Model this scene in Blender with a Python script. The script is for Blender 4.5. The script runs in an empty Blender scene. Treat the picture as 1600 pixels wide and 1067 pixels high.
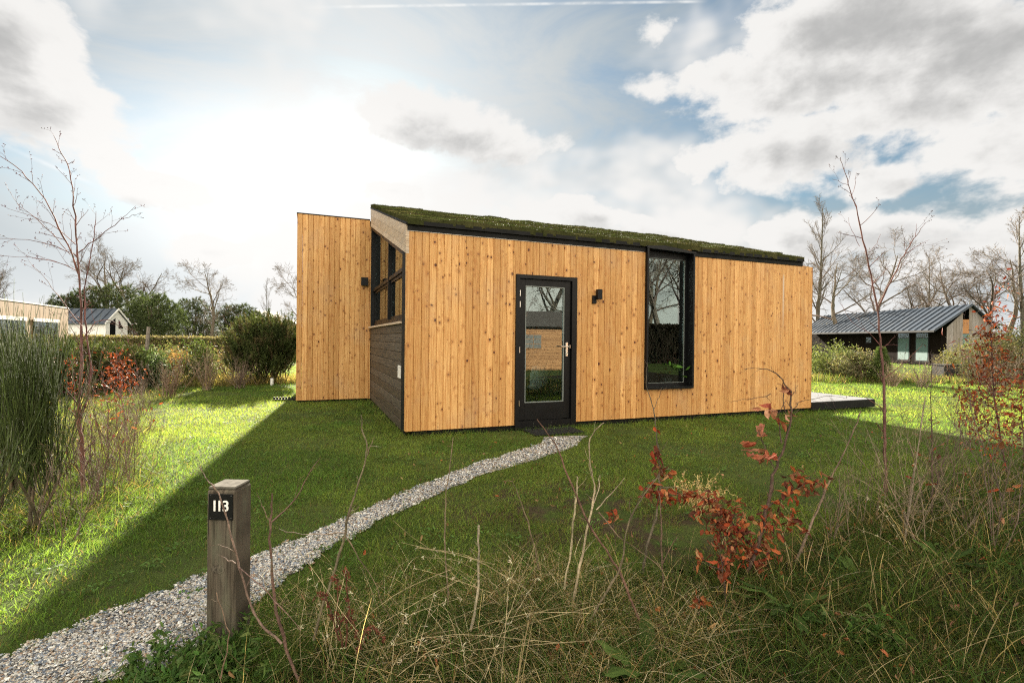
import bpy, math, random
import numpy as np
from mathutils import Vector, Matrix

sc = bpy.context.scene
R = math.radians
H = 1.38            # eye height
FPX = 780.0         # focal length in pixels of a 1600 px wide picture

# ------------------------------------------------------------------ camera
cd = bpy.data.cameras.new("camera")
cam = bpy.data.objects.new("camera", cd)
sc.collection.objects.link(cam)
cd.sensor_width = 36.0
cd.lens = FPX / 1600 * 36
cd.clip_start = 0.05
cd.clip_end = 3000
CM = Matrix.Rotation(R(90 - .257), 4, 'X') @ Matrix.Rotation(R(.6), 4, 'Z')
cam.matrix_world = Matrix.Translation((0, 0, H)) @ CM
sc.camera = cam
CN = np.array(CM.to_3x3())
O = np.array([0, 0, H])


def ray(px, py):
    return CN @ np.array([(px - 800) / FPX, -(py - 533.5) / FPX, -1.0])


def gnd(px, py, z=0.0):
    d = ray(px, py)
    return O + d * ((z - H) / d[2])


def at(px, py, D):
    d = ray(px, py)
    return O + d * (D / d[1])


# ------------------------------------------------------------------ light
SUNPX = (575, 218)
sd = ray(*SUNPX)
sd = sd / np.linalg.norm(sd)
SUN_EL = math.asin(sd[2])
SUN_AZ = math.atan2(sd[0], sd[1])          # clockwise from +Y
sl = bpy.data.lights.new("sun", 'SUN')
so = bpy.data.objects.new("sun", sl)
sc.collection.objects.link(so)
sl.energy = 5.0
sl.angle = R(1.0)
sl.color = (1, .90, .74)
so.rotation_euler = Vector(tuple(sd)).to_track_quat('Z', 'Y').to_euler()
so.location = (0, 0, 30)

sc.view_settings.view_transform = 'Standard'
sc.view_settings.look = 'None'
sc.view_settings.exposure = 2.4
sc.view_settings.gamma = 1
sc.view_settings.use_curve_mapping = False
sc.cycles.max_bounces = 7
sc.cycles.transparent_max_bounces = 12
sc.cycles.diffuse_bounces = 3
sc.cycles.use_denoising = False
sc.cycles.filter_width = 1.15
sc.cycles.sample_clamp_indirect = .8
sc.cycles.caustics_reflective = False
sc.cycles.caustics_refractive = False


class NT:
    """tiny node-tree helper"""
    def __init__(s, nt):
        s.nt = nt
        nt.nodes.clear()

    def n(s, t, **k):
        nd = s.nt.nodes.new(t)
        for a, b in k.items():
            setattr(nd, a, b)
        return nd

    def put(s, sock, v):
        if isinstance(v, bpy.types.NodeSocket):
            s.nt.links.new(v, sock)
        elif v is not None:
            if hasattr(sock.default_value, '__len__') and hasattr(v, '__len__') and len(sock.default_value) == 4 and len(v) == 3:
                v = (*v, 1)
            sock.default_value = v

    def m(s, op, a, b=None, c=None, clamp=False):
        nd = s.n('ShaderNodeMath', operation=op, use_clamp=clamp)
        s.put(nd.inputs[0], a)
        if b is not None: s.put(nd.inputs[1], b)
        if c is not None: s.put(nd.inputs[2], c)
        return nd.outputs[0]

    def vm(s, op, a, b=None, out=0):
        nd = s.n('ShaderNodeVectorMath', operation=op)
        s.put(nd.inputs[0], a)
        if b is not None: s.put(nd.inputs[1], b)
        return nd.outputs[out]

    def mix(s, f, a, b, mode='MIX'):
        nd = s.n('ShaderNodeMix', data_type='RGBA', blend_type=mode)
        s.put(nd.inputs[0], f)
        s.put(nd.inputs[6], a)
        s.put(nd.inputs[7], b)
        return nd.outputs[2]

    def ramp(s, f, a, b, c=0.0, d=1.0, smooth=True):
        nd = s.n('ShaderNodeMapRange', interpolation_type='SMOOTHSTEP' if smooth else 'LINEAR')
        s.put(nd.inputs[0], f)
        for i, v in enumerate((a, b, c, d)):
            s.put(nd.inputs[i + 1], v)
        return nd.outputs[0]

    def noise(s, vec, scale, detail=4, rough=.5, dist=0.0, out=0, dims='3D'):
        nd = s.n('ShaderNodeTexNoise', noise_dimensions=dims)
        s.put(nd.inputs['Vector'], vec)
        nd.inputs['Scale'].default_value = scale
        nd.inputs['Detail'].default_value = detail
        nd.inputs['Roughness'].default_value = rough
        nd.inputs['Distortion'].default_value = dist
        return nd.outputs[out]

    def voro(s, vec, scale, feature='F1', out='Distance', rnd=1.0):
        nd = s.n('ShaderNodeTexVoronoi', feature=feature)
        s.put(nd.inputs['Vector'], vec)
        nd.inputs['Scale'].default_value = scale
        nd.inputs['Randomness'].default_value = rnd
        return nd.outputs[out]

    def comb(s, x, y, z):
        nd = s.n('ShaderNodeCombineXYZ')
        for i, v in enumerate((x, y, z)): s.put(nd.inputs[i], v)
        return nd.outputs[0]

    def sep(s, v):
        nd = s.n('ShaderNodeSeparateXYZ')
        s.put(nd.inputs[0], v)
        return nd.outputs


# ------------------------------------------------------------------ sky
world = bpy.data.worlds.new("World")
sc.world = world
world.use_nodes = True
W = NT(world.node_tree)
tc = W.n('ShaderNodeTexCoord').outputs['Generated']
sky = W.n('ShaderNodeTexSky', sky_type='NISHITA')
sky.sun_disc = False
sky.sun_elevation = SUN_EL
sky.sun_rotation = SUN_AZ
sky.altitude = 0
sky.air_density = 1.3
sky.dust_density = .6
sky.ozone_density = 2.0
dirn = W.vm('NORMALIZE', tc)
SKYMUL = (.140, .175, .188)
dx, dy, dz = W.sep(dirn)
az = W.m('ARCTAN2', dx, dy)
el = W.m('ARCSINE', dz)


def azel(px, py):
    d = ray(px, py)
    d = d / np.linalg.norm(d)
    return math.atan2(d[0], d[1]), math.asin(d[2])


BLOBS = [(1300, 40, 240, 110, 1), (1480, 110, 330, 170, 1), (1130, 125, 150, 70, 1.1), (1230, 140, 170, 80, 1.2), (1370, 285, 120, 40, .9), (1230, 235, 220, 80, 1), (1540, 235, 190, 90, 1), (1400, 170, 200, 90, 1),
         (20, 70, 130, 120, 1.1), (95, 170, 140, 90, 1.1), (685, 185, 125, 62, 1.25), (610, 298, 75, 30, 1.2), (240, 285, 90, 40, .8), (1035, 50, 46, 34, .62), (745, 215, 110, 40, .9),
         (860, 335, 110, 30, .8), (1060, 372, 120, 34, .8), (1310, 365, 190, 46, .8), (1500, 405, 220, 50, .8), (330, 395, 90, 26, .8), (160, 250, 100, 40, .7),
         (1900, 150, 320, 170, 1), (-300, 100, 260, 150, 1)]


def azel(px, py):
    d = ray(px, py)
    d = d / np.linalg.norm(d)
    return math.atan2(d[0], d[1]), math.asin(d[2])


def cloud_field(A_, E_, detail=9):
    """cumulus: soft ellipses in azimuth and elevation, broken up by fractal noise"""
    bn = W.noise(W.comb(A_, W.m('MULTIPLY', E_, 1.6), 3.1), 5.0, detail, .56, .25)
    fn = W.noise(W.comb(A_, W.m('MULTIPLY', E_, 1.35), 9.7), 17, 6, .58)
    r_ = None
    for (px, py, rx, ry, g_) in BLOBS:
        a0, e0 = azel(px, py)
        a1, _ = azel(px + rx, py)
        _, e1 = azel(px, py - ry)
        u = W.m('DIVIDE', W.m('SUBTRACT', A_, a0), abs(a1 - a0))
        v = W.m('DIVIDE', W.m('SUBTRACT', E_, e0), abs(e1 - e0))
        d = W.m('MULTIPLY', W.m('SUBTRACT', 1.0, W.m('SQRT', W.m('ADD', W.m('MULTIPLY', u, u), W.m('MULTIPLY', v, v)))), g_)
        r_ = d if r_ is None else W.m('SMOOTH_MAX', r_, d, .25)
    r_ = W.m('MAXIMUM', r_, -1.0)
    f = W.m('ADD', W.m('MULTIPLY', r_, .50), W.m('MULTIPLY', W.m('SUBTRACT', bn, .5), 1.25))
    f = W.m('ADD', f, W.m('MULTIPLY', W.m('SUBTRACT', fn, .5), .52))
    bank = W.m('ADD', W.ramp(E_, .30, .02, -.34, .06), W.m('MULTIPLY', W.m('SUBTRACT', bn, .5), .9))
    return W.m('MAXIMUM', f, bank), bn, fn


low_n = W.noise(W.comb(az, W.m('MULTIPLY', el, 1.4), 21.0), 2.4, 4, .55)
wide, base_n, fine_n = cloud_field(az, el)
# the same field a little towards the sun tells which side of a cloud is lit
s_az, s_el = SUN_AZ, SUN_EL
ta = W.m('SUBTRACT', s_az, az); te = W.m('SUBTRACT', s_el + .25, el)
tl = W.m('SQRT', W.m('ADD', W.m('ADD', W.m('MULTIPLY', ta, ta), W.m('MULTIPLY', te, te)), .01))
wide2, _, _ = cloud_field(W.m('ADD', az, W.m('MULTIPLY', W.m('DIVIDE', ta, tl), .055)), W.m('ADD', el, W.m('MULTIPLY', W.m('DIVIDE', te, tl), .055)), 5)
# unseen clouds added behind the viewer, made extra bright to light the shaded wall
back = W.ramp(dy, .25, -.25, 0, 1)
wide = W.m('MAXIMUM', wide, W.m('ADD', W.m('MULTIPLY', back, .22), W.m('MULTIPLY', W.m('SUBTRACT', low_n, .52), 1.5)))
cov = W.ramp(wide, -.01, .20)
veil_n = W.noise(W.comb(W.m('MULTIPLY', az, 1.0), W.m('MULTIPLY', el, 3.0), 5.5), 2.6, 8, .62, .8)
sundot = W.vm('DOT_PRODUCT', dirn, tuple(sd), out=1)
near = W.m('POWER', W.m('MAXIMUM', sundot, 0.0), 11)
near2 = W.m('POWER', W.m('MAXIMUM', sundot, 0.0), 220)
gu = W.m('DIVIDE', W.m('SUBTRACT', az, azel(390, 290)[0]), .42)
gv = W.m('DIVIDE', W.m('SUBTRACT', el, azel(390, 290)[1]), .20)
haze_patch = W.m('MULTIPLY', W.ramp(W.m('SQRT', W.m('ADD', W.m('MULTIPLY', gu, gu), W.m('MULTIPLY', gv, gv))), 1.15, .1), W.ramp(veil_n, .2, .6, .75, 1.1))
veil = W.m('MULTIPLY', W.ramp(veil_n, .28, .72), .66)
veil = W.m('ADD', veil, W.m('MULTIPLY', W.m('POWER', W.m('MAXIMUM', sundot, 0.0), 6), .55))
veil = W.m('ADD', veil, W.ramp(el, .32, .0, 0, .9), clamp=True)
K = 1.86       # brightness of a sunlit cloud in the sky's own units (before strength)
skyc = W.vm('MULTIPLY', sky.outputs[0], SKYMUL)
veilc = W.mix(W.m('MAXIMUM', near, W.ramp(el, .22, .0, 0, .7)), (K * .40, K * .465, K * .50, 1), (K * .84, K * .86, K * .86, 1))
c1 = W.mix(veil, skyc, veilc)
gadd = W.m('ADD', W.m('MULTIPLY', near, K * .04), W.m('MULTIPLY', near2, K * .12))
gadd = W.m('ADD', gadd, W.m('MULTIPLY', haze_patch, K * .34))
gadd = W.m('ADD', gadd, W.m('MULTIPLY', W.m('POWER', W.m('MAXIMUM', sundot, 0.0), 5), W.m('MULTIPLY', W.ramp(el, .42, .05), K * .30)))
c1 = W.vm('ADD', c1, W.vm('MULTIPLY', W.comb(gadd, gadd, gadd), (1, .985, .95)))
lit = W.mix(back, (K * .93, K * .915, K * .89, 1), (K * 3.5, K * 3.2, K * 2.65, 1))
dark = W.mix(back, (K * .46, K * .46, K * .455, 1), (K * 2.0, K * 1.9, K * 1.7, 1))
# thick towards the sun -> shaded; thin or facing it -> bright
sh = W.m('ADD', W.m('MULTIPLY', W.ramp(wide2, .0, .55), .75), W.m('MULTIPLY', W.ramp(wide, .12, .60), .45))
sh = W.m('ADD', sh, W.m('MULTIPLY', W.m('SUBTRACT', fine_n, .5), .28))
cc = W.mix(W.ramp(sh, .22, 1.45), lit, dark)
cc = W.vm('ADD', cc, W.vm('MULTIPLY', W.comb(gadd, gadd, gadd), (.22, .215, .21)))
c2 = W.mix(cov, c1, cc)


def contrail(pa, pb, pc, wdt, amt, col):
    n = np.cross(ray(*pa), ray(*pb))
    n = n / np.linalg.norm(n)
    d = W.m('ABSOLUTE', W.vm('DOT_PRODUCT', dirn, tuple(n), out=1))
    f = W.ramp(d, wdt, 0.0)
    a0, a1 = sorted((azel(*pa)[0], azel(*pc)[0]))
    f = W.m('MULTIPLY', f, W.m('MULTIPLY', W.ramp(az, a0 - .02, a0 + .06), W.ramp(az, a1 + .02, a1 - .02)))
    f = W.m('MULTIPLY', f, W.ramp(fine_n, .35, .6, .3, 1))
    f = W.m('MULTIPLY', W.m('MULTIPLY', f, amt), W.ramp(dy, 0, .05))
    return f


c3 = W.mix(contrail((480, 12), (1090, 3), (1090, 3), .0035, .7, 0), c2, (K * 1.0, K * 1.0, K * .98, 1))
c3 = W.mix(contrail((0, 225), (150, 290), (150, 290), .005, .4, 0), c3, (K * 1.1, K * 1.1, K * 1.1, 1))
bg = W.n('ShaderNodeBackground')
W.put(bg.inputs[0], c3)
bg.inputs[1].default_value = .1
wo = W.n('ShaderNodeOutputWorld')
W.nt.links.new(bg.outputs[0], wo.inputs[0])
world.cycles.sampling_method = 'MANUAL'
world.cycles.sample_map_resolution = 1024


# ------------------------------------------------------------------ materials
def mat(name):
    m = bpy.data.materials.new(name)
    m.use_nodes = True
    return m, NT(m.node_tree)


def out(N, sh, disp=None):
    o = N.n('ShaderNodeOutputMaterial')
    N.nt.links.new(sh, o.inputs[0])


def bsdf(N, col, rough=.6, metal=0.0, bump=None, bstr=.3, bdist=.01, spec=.5, coat=0.0):
    b = N.n('ShaderNodeBsdfPrincipled')
    N.put(b.inputs['Base Color'], col)
    N.put(b.inputs['Roughness'], rough)
    N.put(b.inputs['Metallic'], metal)
    N.put(b.inputs['Specular IOR Level'], spec)
    N.put(b.inputs['Coat Weight'], coat)
    if bump is not None:
        bp = N.n('ShaderNodeBump')
        bp.inputs['Strength'].default_value = bstr
        bp.inputs['Distance'].default_value = bdist
        N.put(bp.inputs['Height'], bump)
        N.nt.links.new(bp.outputs[0], b.inputs['Normal'])
    return b


def attr(N, name='Col'):
    a = N.n('ShaderNodeAttribute')
    a.attribute_name = name
    return a.outputs['Color']


def obco(N):
    return N.n('ShaderNodeTexCoord').outputs['Object']


def wood_mat(name, light, darkc, knot, vertical=True, kn=1.0, rough=.55, weather=0.0, spec=.35, var=.5, along=None, kx=9.0, kz=4.2):
    """board wood: the face attribute Col carries one random triple for each board"""
    m, N = mat(name)
    co = obco(N)
    x, y, z = N.sep(co)
    r1, r2, r3 = N.sep(attr(N))
    if along == 'y':
        a, b = y, z
    elif vertical:
        a, b = z, x
    else:
        a, b = x, z
    ca = N.m('ADD', a, N.m('MULTIPLY', r1, 37.0))
    cb = N.m('ADD', b, N.m('MULTIPLY', r2, 11.0))
    wob = N.noise(N.comb(ca, cb, 0.0), 3.0, 3, .5)
    cbw = N.m('ADD', cb, N.m('MULTIPLY', wob, .018))
    g1 = N.noise(N.comb(N.m('MULTIPLY', ca, 1.3), N.m('MULTIPLY', cbw, 34.0), r3), 2.2, 5, .62, .2)
    g2 = N.noise(N.comb(N.m('MULTIPLY', ca, .7), N.m('MULTIPLY', cbw, 9.0), r3), 2.0, 3, .5)
    col = N.mix(N.ramp(g1, .36, .66), light, darkc)
    tone = N.ramp(N.m('ADD', N.m('MULTIPLY', r2, var), N.m('MULTIPLY', g2, .9)), .2, 1.2, 1.14, .80)
    col = N.vm('MULTIPLY', col, N.comb(tone, N.m('POWER', tone, 1.25), N.m('POWER', tone, 1.7)))
    hgt = N.m('MULTIPLY', g1, .5)
    if kn > 0:
        # knots: one cell field stretched to the board, plus a finer field of pin knots
        kv = N.comb(N.m('MULTIPLY', ca, kz), N.m('MULTIPLY', cb, kx), N.m('MULTIPLY', r3, 9.0))
        kv = N.vm('ADD', kv, N.vm('MULTIPLY', N.noise(co, 45, 2, .5, out=1), (.09, .14, 0)))
        vd = N.n('ShaderNodeTexVoronoi', feature='F1')
        N.put(vd.inputs['Vector'], kv)
        vd.inputs['Scale'].default_value = 1.0
        sel = N.sep(vd.outputs['Color'])
        rad = N.m('MULTIPLY', N.ramp(sel[0], .10, 1.0, .0, .15, False), kn)
        k1 = N.ramp(N.m('SUBTRACT', vd.outputs['Distance'], rad), .035, -.02)
        halo = N.ramp(N.m('SUBTRACT', vd.outputs['Distance'], N.m('MULTIPLY', rad, 2.1)), .10, -.05)
        kv2 = N.comb(N.m('MULTIPLY', ca, kz * 2.6), N.m('MULTIPLY', cb, kx * 2.2), N.m('MULTIPLY', r1, 5.0))
        vd2 = N.n('ShaderNodeTexVoronoi', feature='F1')
        N.put(vd2.inputs['Vector'], kv2)
        vd2.inputs['Scale'].default_value = 1.0
        s2 = N.sep(vd2.outputs['Color'])
        rad2 = N.ramp(s2[1], .62, 1.0, 0.0, .20, False)
        k2 = N.ramp(N.m('SUBTRACT', vd2.outputs['Distance'], rad2), .03, -.03)
        col = N.mix(N.m('MULTIPLY', halo, .42), col, tuple(c * q for c, q in zip(darkc, (.72, .58, .45))))
        kk = N.m('MAXIMUM', k1, N.m('MULTIPLY', k2, .75))
        ksel = N.ramp(sel[2], .2, .9, .55, 1.0)
        col = N.mix(N.m('MULTIPLY', kk, ksel), col, knot)
        hgt = N.m('ADD', hgt, N.m('MULTIPLY', kk, .5))
    if name == 'old_post_wood':
        wn2 = N.noise(N.comb(N.m('MULTIPLY', x, 9.0), N.m('MULTIPLY', y, 9.0), N.m('MULTIPLY', z, 2.0)), 2.0, 5, .6)
        col = N.mix(N.ramp(wn2, .45, .75, 0, .7), col, (.115, .115, .080, 1))
        ck = N.noise(N.comb(N.m('MULTIPLY', x, 150.0), N.m('MULTIPLY', y, 150.0), N.m('MULTIPLY', z, 2.2)), 1.0, 2, .5)
        ckm = N.ramp(ck, .66, .72)
        col = N.mix(ckm, col, (.012, .009, .007, 1))
        hgt = N.m('SUBTRACT', hgt, N.m('MULTIPLY', ckm, 1.5))
    if weather > 0:
        wn = N.noise(N.comb(N.m('MULTIPLY', a, .7), N.m('MULTIPLY', b, 2.0), y), 3.0, 5, .65)
        col = N.mix(N.m('MULTIPLY', N.ramp(wn, .42, .75), weather), col, (.30, .26, .22, 1))
    if name == 'larch_boards':
        # pale run mark near the right end of the long wall
        mk = N.m('MULTIPLY', N.ramp(N.m('ABSOLUTE', N.m('SUBTRACT', x, 7.2)), .035, .0), N.m('MULTIPLY', N.ramp(z, 1.5, 2.3), N.ramp(z, 2.72, 2.6)))
        col = N.mix(N.m('MULTIPLY', mk, N.ramp(g1, .3, .6, .2, .8)), col, (.50, .46, .42, 1))
        gy = N.noise(N.comb(N.m('MULTIPLY', x, 1.1), y, N.m('MULTIPLY', z, .8)), 1.6, 4, .6)
        col = N.mix(N.ramp(gy, .48, .75, 0, .22), col, (.42, .32, .22, 1))
    # long, faint rain streaks and dirt
    st = N.noise(N.comb(N.m('MULTIPLY', x, 7.0), N.m('MULTIPLY', y, 7.0), N.m('MULTIPLY', z, .45)), 2.0, 4, .6)
    col = N.mix(N.ramp(st, .5, .85, 0, .25), col, N.vm('MULTIPLY', col, (.72, .66, .62)))
    b_ = bsdf(N, col, N.ramp(g1, .2, .8, rough - .08, rough + .1), bump=hgt, bstr=.35, bdist=.003, spec=spec)
    out(N, b_.outputs[0])
    return m


M = {}
M['larch'] = wood_mat('larch_boards', (.63, .365, .138, 1), (.46, .215, .066, 1), (.075, .022, .008, 1), kn=1.4, kx=11.5, kz=9.0, var=.95)
M['dark_boards'] = wood_mat('dark_stained_boards', (.085, .068, .050, 1), (.030, .024, .019, 1), (.01, .01, .01, 1), vertical=False, kn=.5, rough=.6, along='y', var=.9)
M['grey_boards'] = wood_mat('weathered_boards', (.52, .40, .29, 1), (.30, .225, .16, 1), (.08, .05, .03, 1), vertical=False, kn=.6, along='y', weather=.5)
M['post_wood'] = wood_mat('old_post_wood', (.108, .090, .069, 1), (.030, .024, .018, 1), (.025, .015, .01, 1), kn=.0, rough=.8, spec=.2)
M['pale_wood'] = wood_mat('pale_neighbour_boards', (.30, .20, .10, 1), (.24, .15, .07, 1), (.35, .22, .12, 1), kn=.3, kz=1.5, kx=2.0)
M['cabin_wood'] = wood_mat('cabin_boards', (.42, .20, .075, 1), (.30, .13, .04, 1), (.12, .04, .02, 1), vertical=False)
M['black_brown_boards'] = wood_mat('tarred_boards', (.016, .011, .009, 1), (.008, .006, .005, 1), (.01, .01, .01, 1), kn=0, along='y', rough=.9, spec=.05)
M['silver_boards'] = wood_mat('silvered_boards', (.27, .24, .22, 1), (.18, .16, .145, 1), (.1, .08, .07, 1), kn=.3, rough=.75)


def plain(name, col, rough=.5, metal=0.0, spec=.5, bump=None, bs=.15, var=.12, scale=6.0):
    m, N = mat(name)
    co = obco(N)
    n = N.noise(co, scale, 5, .6)
    c = N.mix(N.ramp(n, .3, .75), tuple(v * (1 + var) for v in col[:3]) + (1,), tuple(v * (1 - var) for v in col[:3]) + (1,))
    f = N.noise(co, bump or 120, 3, .6)
    b = bsdf(N, c, N.ramp(n, .2, .8, max(.05, rough - .07), min(1, rough + .1)), metal, bump=f, bstr=bs, bdist=.002, spec=spec)
    out(N, b.outputs[0])
    return m


M['black_frame'] = plain('black_coated_frame', (.0035, .0036, .0042), .42, spec=.22)
M['black_matt'] = plain('black_matt', (.0045, .0045, .0045), .65, spec=.2)
M['black_rubber'] = plain('black_rubber_mat', (.005, .005, .005), .85, bump=250, bs=.6)
M['bead'] = plain('grey_glazing_bead', (.16, .18, .17), .45)
M['steel'] = plain('brushed_steel', (.62, .61, .58), .28, 1.0)
M['white_plastic'] = plain('white_plastic', (.62, .60, .56), .5)
M['white_paint'] = plain('white_paint', (.78, .76, .73), .5)
M['white_ceramic'] = plain('white_ceramic', (.75, .75, .72), .2)
M['plaster'] = plain('grey_interior_wall', (.16, .15, .14), .8)
M['floor_wood'] = plain('interior_floor', (.14, .10, .07), .5)
M['deck'] = plain('grey_deck_boards', (.20, .205, .215), .5, var=.2, scale=3)
M['zinc'] = plain('dark_zinc_roof', (.050, .064, .085), .42, .3, var=.25, scale=1.5)
M['tile_roof'] = plain('grey_far_roof', (.16, .145, .13), .8)
M['far_wall'] = plain('far_house_wall', (.28, .24, .20), .8)
M['charcoal'] = plain('charcoal_box', (.018, .018, .020), .5)
M['curtain'] = plain('frosted_blue_curtain', (.09, .155, .15), .6)
M['felt_roof'] = plain('brown_felt_roof', (.07, .055, .05), .85)
M['shell_grey'] = plain('pale_chair_shell', (.55, .55, .52), .45)
M['old_wood_plain'] = plain('grey_fence_wood', (.17, .145, .12), .85, scale=20, var=.4)
M['cut_wood'] = plain('sawn_post_top', (.085, .078, .065), .95, spec=.05, scale=30, var=.35)

# window glass: clear pane with a mirror share that grows at grazing angles
m, N = mat('window_glass')
fr = N.n('ShaderNodeFresnel')
fr.inputs[0].default_value = 1.75
g = N.n('ShaderNodeBsdfGlossy')
g.inputs['Roughness'].default_value = .0
g.inputs[0].default_value = (.92, 1, 1, 1)
tr = N.n('ShaderNodeBsdfTransparent')
tr.inputs[0].default_value = (.72, .80, .80, 1)
mx = N.n('ShaderNodeMixShader')
N.put(mx.inputs[0], N.m('MULTIPLY', N.m('ADD', fr.outputs[0], .015), .95, clamp=True))
N.nt.links.new(tr.outputs[0], mx.inputs[1])
N.nt.links.new(g.outputs[0], mx.inputs[2])
out(N, mx.outputs[0])
M['glass'] = m


def leaf_mat(name, trans=.45, rough=.5, gain=1.0, spec=.3, TRC=(1.25, 1.35, .8)):
    m, N = mat(name)
    c = attr(N)
    if gain != 1.0:
        c = N.vm('MULTIPLY', c, (gain, gain, gain))
    b = bsdf(N, c, rough, spec=spec)
    t = N.n('ShaderNodeBsdfTranslucent')
    N.put(t.inputs[0], N.vm('MULTIPLY', c, TRC))
    x = N.n('ShaderNodeMixShader')
    x.inputs[0].default_value = trans
    N.nt.links.new(b.outputs[0], x.inputs[1])
    N.nt.links.new(t.outputs[0], x.inputs[2])
    out(N, x.outputs[0])
    return m


M['grass'] = leaf_mat('grass_blades', .58, .6, spec=.12, TRC=(1.8, 1.65, .9))
M['leaf'] = leaf_mat('leaves', .35, .65, spec=.12)
M['needle'] = leaf_mat('needles', .25, .65, spec=.1)
M['dryleaf'] = leaf_mat('dry_leaves', .2, .6, TRC=(1.2, .9, .6), spec=.15)

m, N = mat('bark')
co = obco(N)
bn = N.noise(co, 110, 4, .6)
b2_ = N.noise(N.vm('MULTIPLY', co, (1, 1, .6)), 17, 4, .6)
bc_ = N.vm('MULTIPLY', attr(N), N.comb(*(N.m('MULTIPLY', N.ramp(bn, .25, .75, .55, 1.4), N.ramp(b2_, .3, .7, .55, 1.4)),) * 3))
bc_ = N.mix(N.ramp(N.noise(co, 31, 3, .5), .58, .72, 0, .6), bc_, (.075, .085, .045, 1))
b = bsdf(N, bc_, .75, bump=bn, bstr=.5, bdist=.004, spec=.2)
out(N, b.outputs[0])
M['bark'] = m

# soil and thatch under the grass blades
m, N = mat('lawn_soil')
co = obco(N)
n1 = N.noise(co, .9, 6, .6)
n2 = N.noise(co, 14, 6, .65)
n3 = N.noise(co, 120, 4, .6)
c = N.mix(N.ramp(n1, .35, .68), (.048, .072, .016, 1), (.075, .098, .024, 1))
c = N.mix(N.ramp(n2, .54, .72), c, (.055, .045, .024, 1))
x_, y_, z_ = N.sep(co)
wd_ = N.m('ADD', N.m('POWER', N.m('ABSOLUTE', N.m('DIVIDE', N.m('SUBTRACT', x_, .9), 1.5)), 2.0), N.m('POWER', N.m('ABSOLUTE', N.m('DIVIDE', N.m('SUBTRACT', y_, 4.0), 1.0)), 2.0))
c = N.mix(N.m('MULTIPLY', N.ramp(wd_, 1.5, .4), N.ramp(N.noise(co, 2.4, 5, .6), .42, .56)), c, (.060, .046, .026, 1))
c = N.vm('MULTIPLY', c, N.comb(*(N.ramp(n3, .3, .7, .6, 1.4),) * 3))
b = bsdf(N, c, .95, bump=N.m('ADD', n2, N.m('MULTIPLY', n3, .6)), bstr=.9, bdist=.03, spec=.1)
out(N, b.outputs[0])
M['soil'] = m

m, N = mat('shell_path_bed')
co = obco(N)
vc = N.voro(co, 62, out='Color')
vd = N.voro(co, 62)
r_, g_, b_ = N.sep(vc)
c = N.mix(r_, (.42, .39, .36, 1), (.16, .17, .19, 1))
c = N.mix(N.ramp(g_, .6, .8), c, (.66, .62, .56, 1))
c = N.mix(N.ramp(b_, .85, .95), c, (.30, .20, .14, 1))
c = N.mix(N.ramp(vd, .35, .7), c, (.05, .045, .04, 1))
b = bsdf(N, c, .7, bump=vd, bstr=1.0, bdist=-.01)
out(N, b.outputs[0])
M['path'] = m

m, N = mat('shell_chips')
co = obco(N)
c = N.vm('MULTIPLY', attr(N), N.comb(*(N.ramp(N.noise(co, 180, 3, .6), .3, .7, .8, 1.15),) * 3))
b = bsdf(N, c, .5, spec=.4)
out(N, b.outputs[0])
M['chips'] = m

m, N = mat('sod')
co = obco(N)
n1 = N.noise(co, 2.2, 5, .6)
n2 = N.noise(co, 40, 5, .7)
c = N.mix(N.ramp(n1, .35, .65), (.034, .038, .014, 1), (.062, .058, .025, 1))
c = N.mix(N.ramp(n2, .5, .7), c, (.016, .017, .008, 1))
b = bsdf(N, c, 1.0, bump=n2, bstr=.6, bdist=.02, spec=.0)
out(N, b.outputs[0])
M['sod'] = m


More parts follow.
